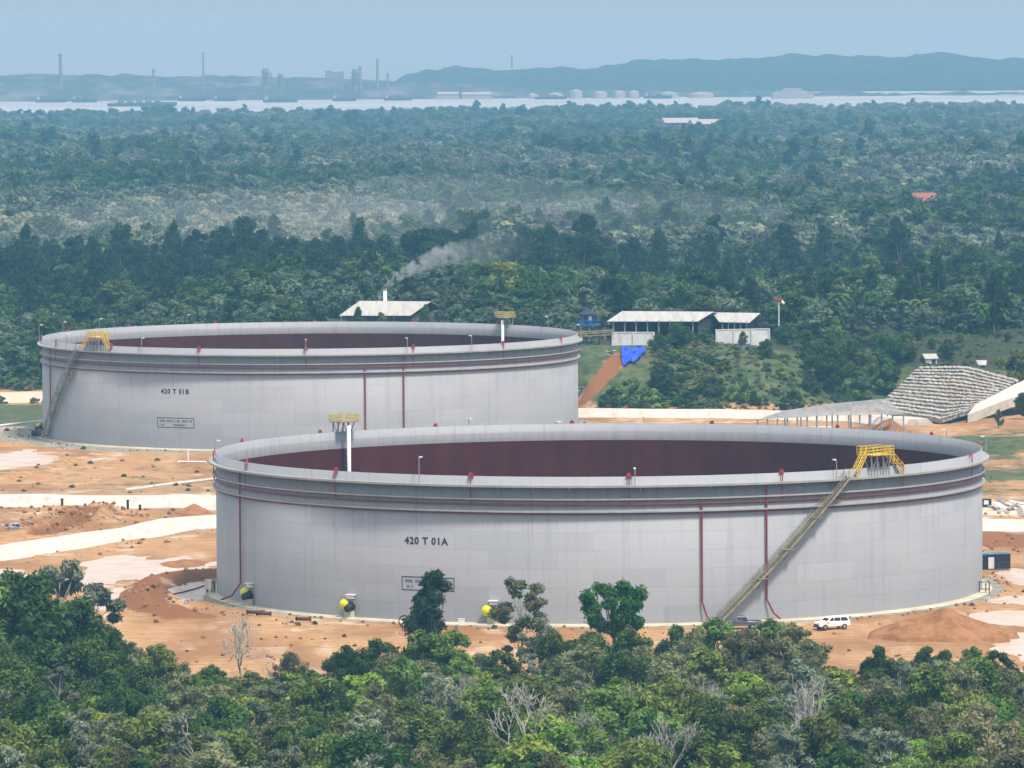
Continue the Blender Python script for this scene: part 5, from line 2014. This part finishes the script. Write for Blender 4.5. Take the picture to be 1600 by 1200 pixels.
while d < 6350:
    half = .0851 * d * 1.3 + 110
    st = 7.5 + (d - 1900) * .0021
    xs = np.arange(-half, half, st)
    xs = xs + fr.normal(size=len(xs)) * st * .3
    ys_ = d + fr.normal(size=len(xs)) * st * .35
    zs = ground_z(xs, ys_)
    n1_ = vnoise(xs, ys_, 130, 91)
    n2_ = vnoise(xs, ys_, 45, 92)
    n3_ = vnoise(xs, ys_, 60, 93)
    for x, y, z, a, b, c in zip(xs, ys_, zs, n1_, n2_, n3_):
        px = 800 + x / y * F_PX
        v = fr.random()
        pale = math.exp(-((y - 2170) / 260) ** 2) * (1.0 if px < 700 else .35 if px < 1000 else .15)
        if 2250 < y < 2560 and (abs(px - 1444) < 26 or abs(px - 1500) < 20):
            continue
        if px > 1150 and 2380 < y < 2560 and a > .5 and v < .6:
            continue
        if v < pale * .95:
            kind, h_ = ('fpale' if fr.random() < .6 else 'fgrey'), 9 + 3 * fr.random()
        elif a * .6 + b * .4 > .58:
            kind, h_ = ('fdark' if fr.random() < .75 else 'fconifer'), 11 + 6 * fr.random()
        elif a * .6 + b * .4 < .42:
            kind, h_ = ('fgrey' if fr.random() < .40 else 'folive'), 9 + 5 * fr.random()
        else:
            kind, h_ = ('fmid' if fr.random() < .6 else 'folive'), 10 + 5 * fr.random()
        h_ *= .66 + .72 * c
        if fr.random() < .012:
            kind, h_ = 'fconifer', h_ * 1.4
        pts.append((FI[(kind, int(fr.integers(3)))], x, y, z - .3, h_, 1.05 + .3 * fr.random() + (d - 1900) * 7e-5))
    d += st * 1.25
print('forest', len(pts))
mass('forest', 'hazy mass of mixed green forest stretching to the water', FK, pts)

# undergrowth of the near wood
pts = []
for _ in range(6200):
    y = 552 + 186 * fr.random()
    half = .0851 * y + 45
    x = (fr.random() * 2 - 1) * half
    if y > 728 + 4 * fr.random():
        continue
    k_ = int(fr.integers(4))
    pts.append((k_, x, y, gz(x, y) - .3, 1.4 + 2.2 * fr.random(), 1.0 + .5 * fr.random()))
proto(('bush', 2), bushy(278, 3.2, 4.2, 18, 2200, .18, .0, .6), M['leaf_olive'], M['palebark'])
proto(('bush', 3), bushy(279, 3.2, 4.2, 18, 2200, .18, .0, .6), M['leaf_bright'], M['bark'])
mass('undergrowth', 'tangled green undergrowth beneath the near wood', [('bush', i) for i in range(4)], pts)
# rough scrub on the hillside and grass verges
pts = []
for _ in range(6000):
    y = 1284 + 90 * fr.random()
    x = 8 + 125 * fr.random()
    if float(hill_mask(np.array([x]), np.array([y]))[0]) < .06 or not all((x - a) ** 2 + (y - b) ** 2 > (r_ * .8) ** 2 for a, b, r_ in KEEP_OFF):
        continue
    pe = 800 + x / y * F_PX
    if 1345 < pe < 1610 and y < 1330:
        continue
    if pe < 1022 and y > 1286 and y < 1334:
        continue
    dens = float(vnoise(np.array([x]), np.array([y]), 11, 95)[0]) + (.35 if pe < 1130 else .15)
    if fr.random() > dens:
        continue
    pts.append((int(fr.integers(3)), x, y, gz(x, y) - .2, (.5 + 1.6 * fr.random() * dens) if pe < 1110 else (.25 + .6 * fr.random() * dens), 1.4 + .5 * fr.random()))
for _ in range(500):
    y = 1335 + 75 * fr.random()
    x = -75 - 50 * fr.random()
    if y > 1385 or y < 1338 and fr.random() < .6:
        pts.append((int(fr.integers(3)), x, y, gz(x, y) - .2, .8 + 2 * fr.random(), 1.3))
mass('scrub', 'rough green scrub covering the hillside', [('bush', i) for i in range(3)], pts)

# clods, stones and weeds lying about the site
cr_ = np.random.default_rng(41)
m = MB()
vs, fs = [], []
for j in range(5):
    for i in range(7):
        th, ph_ = math.pi * (j + .5) / 5, 6.283 * i / 7
        r_ = .5 * (.7 + .5 * cr_.random())
        vs.append((r_ * math.sin(th) * math.cos(ph_), r_ * math.sin(th) * math.sin(ph_), .5 + r_ * .8 * math.cos(th)))
for j in range(4):
    for i in range(7):
        fs.append((j * 7 + i, j * 7 + (i + 1) % 7, (j + 1) * 7 + (i + 1) % 7, (j + 1) * 7 + i))
fs += [tuple(range(6, -1, -1)), tuple(28 + i for i in range(7))]
for nm, mt in (('clod', M['clay']), ('stone', M['stone'])):
    me = bpy.data.meshes.new(nm)
    me.from_pydata(vs, [], [f[::-1] for f in fs])
    me.update()
    tm = bpy.data.meshes.new('nothing')
    tm.from_pydata([(0, 0, .2), (.05, 0, .2), (0, .05, .2)], [], [(0, 1, 2)])
    me.materials.append(mt)
    tm.materials.append(mt)
    PROTO[(nm, 0)] = (me, tm, 1.0)
pts = []
lines = [(BERM, 4, 110)] + [(q, 5, 170) for q in TRENCH] + [([xy(336, 819), xy(0, 870)], 7, 160), ([xy(0, 792), xy(336, 796)], 6, 200), ([xy(1535, 850), xy(1620, 850)], 8, 90), ([xy(1540, 800), xy(1640, 800)], 6, 90)]
for ln, sprd, n in lines:
    for _ in range(n):
        i = int(fr.integers(len(ln) - 1))
        f = fr.random()
        x = ln[i][0] * (1 - f) + ln[i + 1][0] * f + fr.normal() * sprd
        y = ln[i][1] * (1 - f) + ln[i + 1][1] * f + fr.normal() * sprd
        pts.append((0 if fr.random() < .8 else 1, x, y, gz(x, y) - .1, .18 + .55 * fr.random() ** 3, 1.2))
for _ in range(900):
    a = fr.random() * 6.283
    r_ = 57.3 + abs(fr.normal()) * 5
    cx, cy = (TA[0], TA[1]) if fr.random() < .6 else (TB[0], TB[1])
    x, y = cx + r_ * math.sin(a), cy - r_ * math.cos(a)
    v = fr.random()
    k_ = 0 if v < .70 else 1 if v < .9 else 2
    pts.append((k_, x, y, gz(x, y) - .08, (.15 + .35 * fr.random() ** 2) if k_ < 2 else .25 + .5 * fr.random() ** 2, 1.2))
for _ in range(420):
    y = 738 + 60 * fr.random() ** 1.6
    x = (fr.random() * 2 - 1) * .09 * y
    if math.hypot(x - TA[0], y - TA[1]) < 57 or math.hypot(x - 55, y - 785) < 11:
        continue
    k_ = 2 if fr.random() < .12 else 0
    pts.append((k_, x, y, gz(x, y) - .08, .15 + .4 * fr.random() ** 2, 1.2))
for _ in range(130):
    y = 1050 + 115 * fr.random()
    x = -110 + 75 * fr.random() if fr.random() < .6 else 78 + 40 * fr.random()
    if math.hypot(x - TB[0], y - TB[1]) > 60:
        pts.append((2, x, y, gz(x, y) - .1, .2 + .5 * fr.random() ** 2, 1.5))
mass('rubble', 'clods of clay, stones and weeds strewn over the bare site', [('clod', 0), ('stone', 0), ('bush', 2)], pts)

# ------------------------------------------------------------------ smoke
path = [PD(601, 450, 1446), PD(612, 440, 1447), PD(632, 426, 1449), PD(655, 414, 1451), PD(682, 402, 1453), PD(712, 396, 1456), PD(750, 392, 1460), PD(800, 385, 1465), PD(860, 378, 1470)]
rad = [.5, .9, 1.4, 1.9, 2.5, 3.0, 3.6, 4.6, 5.5]
fine, fr_ = [], []
for i in range(len(path) - 1):
    for j in range(5):
        f = j / 5
        fine.append(path[i].lerp(path[i + 1], f))
        fr_.append(rad[i] * (1 - f) + rad[i + 1] * f)
fine.append(path[-1])
fr_.append(rad[-1])
o0 = path[0].copy()
sm = MB().tube([p - o0 for p in fine], [q * (1 + .12 * math.sin(i * 1.9)) for i, q in enumerate(fr_)], 14).build('smoke', None, None, True, o0)
k = N('smoke_air')
pos = k.coord()
n1 = k.noise(pos, .55, 4, .65)
sx = k.n('ShaderNodeSeparateXYZ')
k.l(pos, sx.inputs[0])
fade = k.n('ShaderNodeMapRange')
k.l(sx.outputs[0], fade.inputs[0])
for i, v in enumerate((0, 20, .62, .0)):
    fade.inputs[i + 1].default_value = v
fade2 = k.ramp(sx.outputs[0], 38, 12)
den = k.math('MULTIPLY', k.ramp(n1, .38, .62), k.math('ADD', k.math('MULTIPLY', fade.outputs[0], .75), k.math('MULTIPLY', fade2, .07)))
vol = k.n('ShaderNodeVolumePrincipled')
vol.inputs['Color'].default_value = (.97, .99, 1, 1)
vol.inputs['Anisotropy'].default_value = -.6
k.l(den, vol.inputs['Density'])
k.l(vol.outputs[0], k.out.inputs['Volume'])
sm.data.materials.append(k.m)
tag(sm, 'thin blue white smoke drifting right from the slim white chimney', None, None, 'stuff')

# ------------------------------------------------------------------ low mist over the pale scrub
k = N('mist_air')
vol = k.n('ShaderNodeVolumePrincipled')
vol.inputs['Color'].default_value = (.90, .97, .98, 1)
vol.inputs['Anisotropy'].default_value = -.25
vol.inputs['Density'].default_value = .5e-3
k.l(vol.outputs[0], k.out.inputs['Volume'])
for px, dd, rx, ry, rz in ((380, 2060, 95, 190, 19), (720, 2150, 80, 170, 22), (1010, 2080, 60, 150, 19)):
    m = MB().lathe([(math.sin(math.pi * i / 12) + 1e-4, -math.cos(math.pi * i / 12)) for i in range(13)], n=32)
    p = PD(px, 350, dd)
    o = m.build('mist', k.m, None, True)
    o.scale = (rx, ry, rz)
    o.location = (p.x, dd, gz(p.x, dd) + 6)
    tag(o, None, None, 'low mist over the pale scrub', 'stuff')


# ------------------------------------------------------------------ air, sky, sun
hz = MB().box((0, 14500, 46), (40000, 33000, 170))
k = N('haze_air')
vol = k.n('ShaderNodeVolumePrincipled')
vol.inputs['Color'].default_value = (.215, .555, .82, 1)
vol.inputs['Absorption Color'].default_value = (.46, .14, 0, 1)
vol.inputs['Density'].default_value = 1.4e-4
vol.inputs['Anisotropy'].default_value = 0.0
k.l(vol.outputs[0], k.out.inputs['Volume'])
h = hz.build('haze', k.m)
tag(h, kind='stuff')

SUN_EL, SUN_AZ = R_(62), R_(40)       # azimuth: to the right of straight behind the camera
w = bpy.data.worlds.new('World')
scene.world = w
w.use_nodes = True
nt = w.node_tree
nt.nodes.clear()
sky = nt.nodes.new('ShaderNodeTexSky')
sky.sky_type = 'NISHITA'
sky.sun_disc = False
sky.sun_elevation = SUN_EL
sky.sun_rotation = math.pi - SUN_AZ
sky.dust_density = 1.5
sky.ozone_density = 2.0
bg = nt.nodes.new('ShaderNodeBackground')
bg.inputs['Strength'].default_value = .15
ow = nt.nodes.new('ShaderNodeOutputWorld')
tc = nt.nodes.new('ShaderNodeTexCoord')
sxyz = nt.nodes.new('ShaderNodeSeparateXYZ')
nt.links.new(tc.outputs['Generated'], sxyz.inputs[0])
cr = nt.nodes.new('ShaderNodeValToRGB')          # thin high cloud: blue grey low down, paler overhead
cr.color_ramp.elements[0].position = 0.0
cr.color_ramp.elements[0].color = (1.25, 1.68, 2.05, 1)
cr.color_ramp.elements[1].position = .6
cr.color_ramp.elements[1].color = (3.1, 3.2, 3.35, 1)
nt.links.new(sxyz.outputs[2], cr.inputs[0])
cov = nt.nodes.new('ShaderNodeMix')
cov.data_type = 'RGBA'
cov.inputs[0].default_value = .88
nt.links.new(sky.outputs[0], cov.inputs[6])
nt.links.new(cr.outputs[0], cov.inputs[7])
nt.links.new(cov.outputs[2], bg.inputs[0])
nt.links.new(bg.outputs[0], ow.inputs[0])
ld = bpy.data.lights.new('sun', 'SUN')
ld.energy = 1.9
ld.angle = R_(9)
ld.color = (1, .96, .90)
lo = bpy.data.objects.new('sun', ld)
COL.objects.link(lo)
sd = Vector((math.sin(SUN_AZ) * math.cos(SUN_EL), -math.cos(SUN_AZ) * math.cos(SUN_EL), math.sin(SUN_EL)))
lo.rotation_euler = sd.to_track_quat('Z', 'Y').to_euler()

scene.view_settings.view_transform = 'Standard'
scene.view_settings.look = 'None'
scene.view_settings.gamma = 1
scene.view_settings.exposure = 1.2
scene.render.engine = 'CYCLES'
scene.cycles.use_denoising = True
scene.cycles.max_bounces = 6
scene.cycles.diffuse_bounces = 3
scene.cycles.volume_bounces = 0
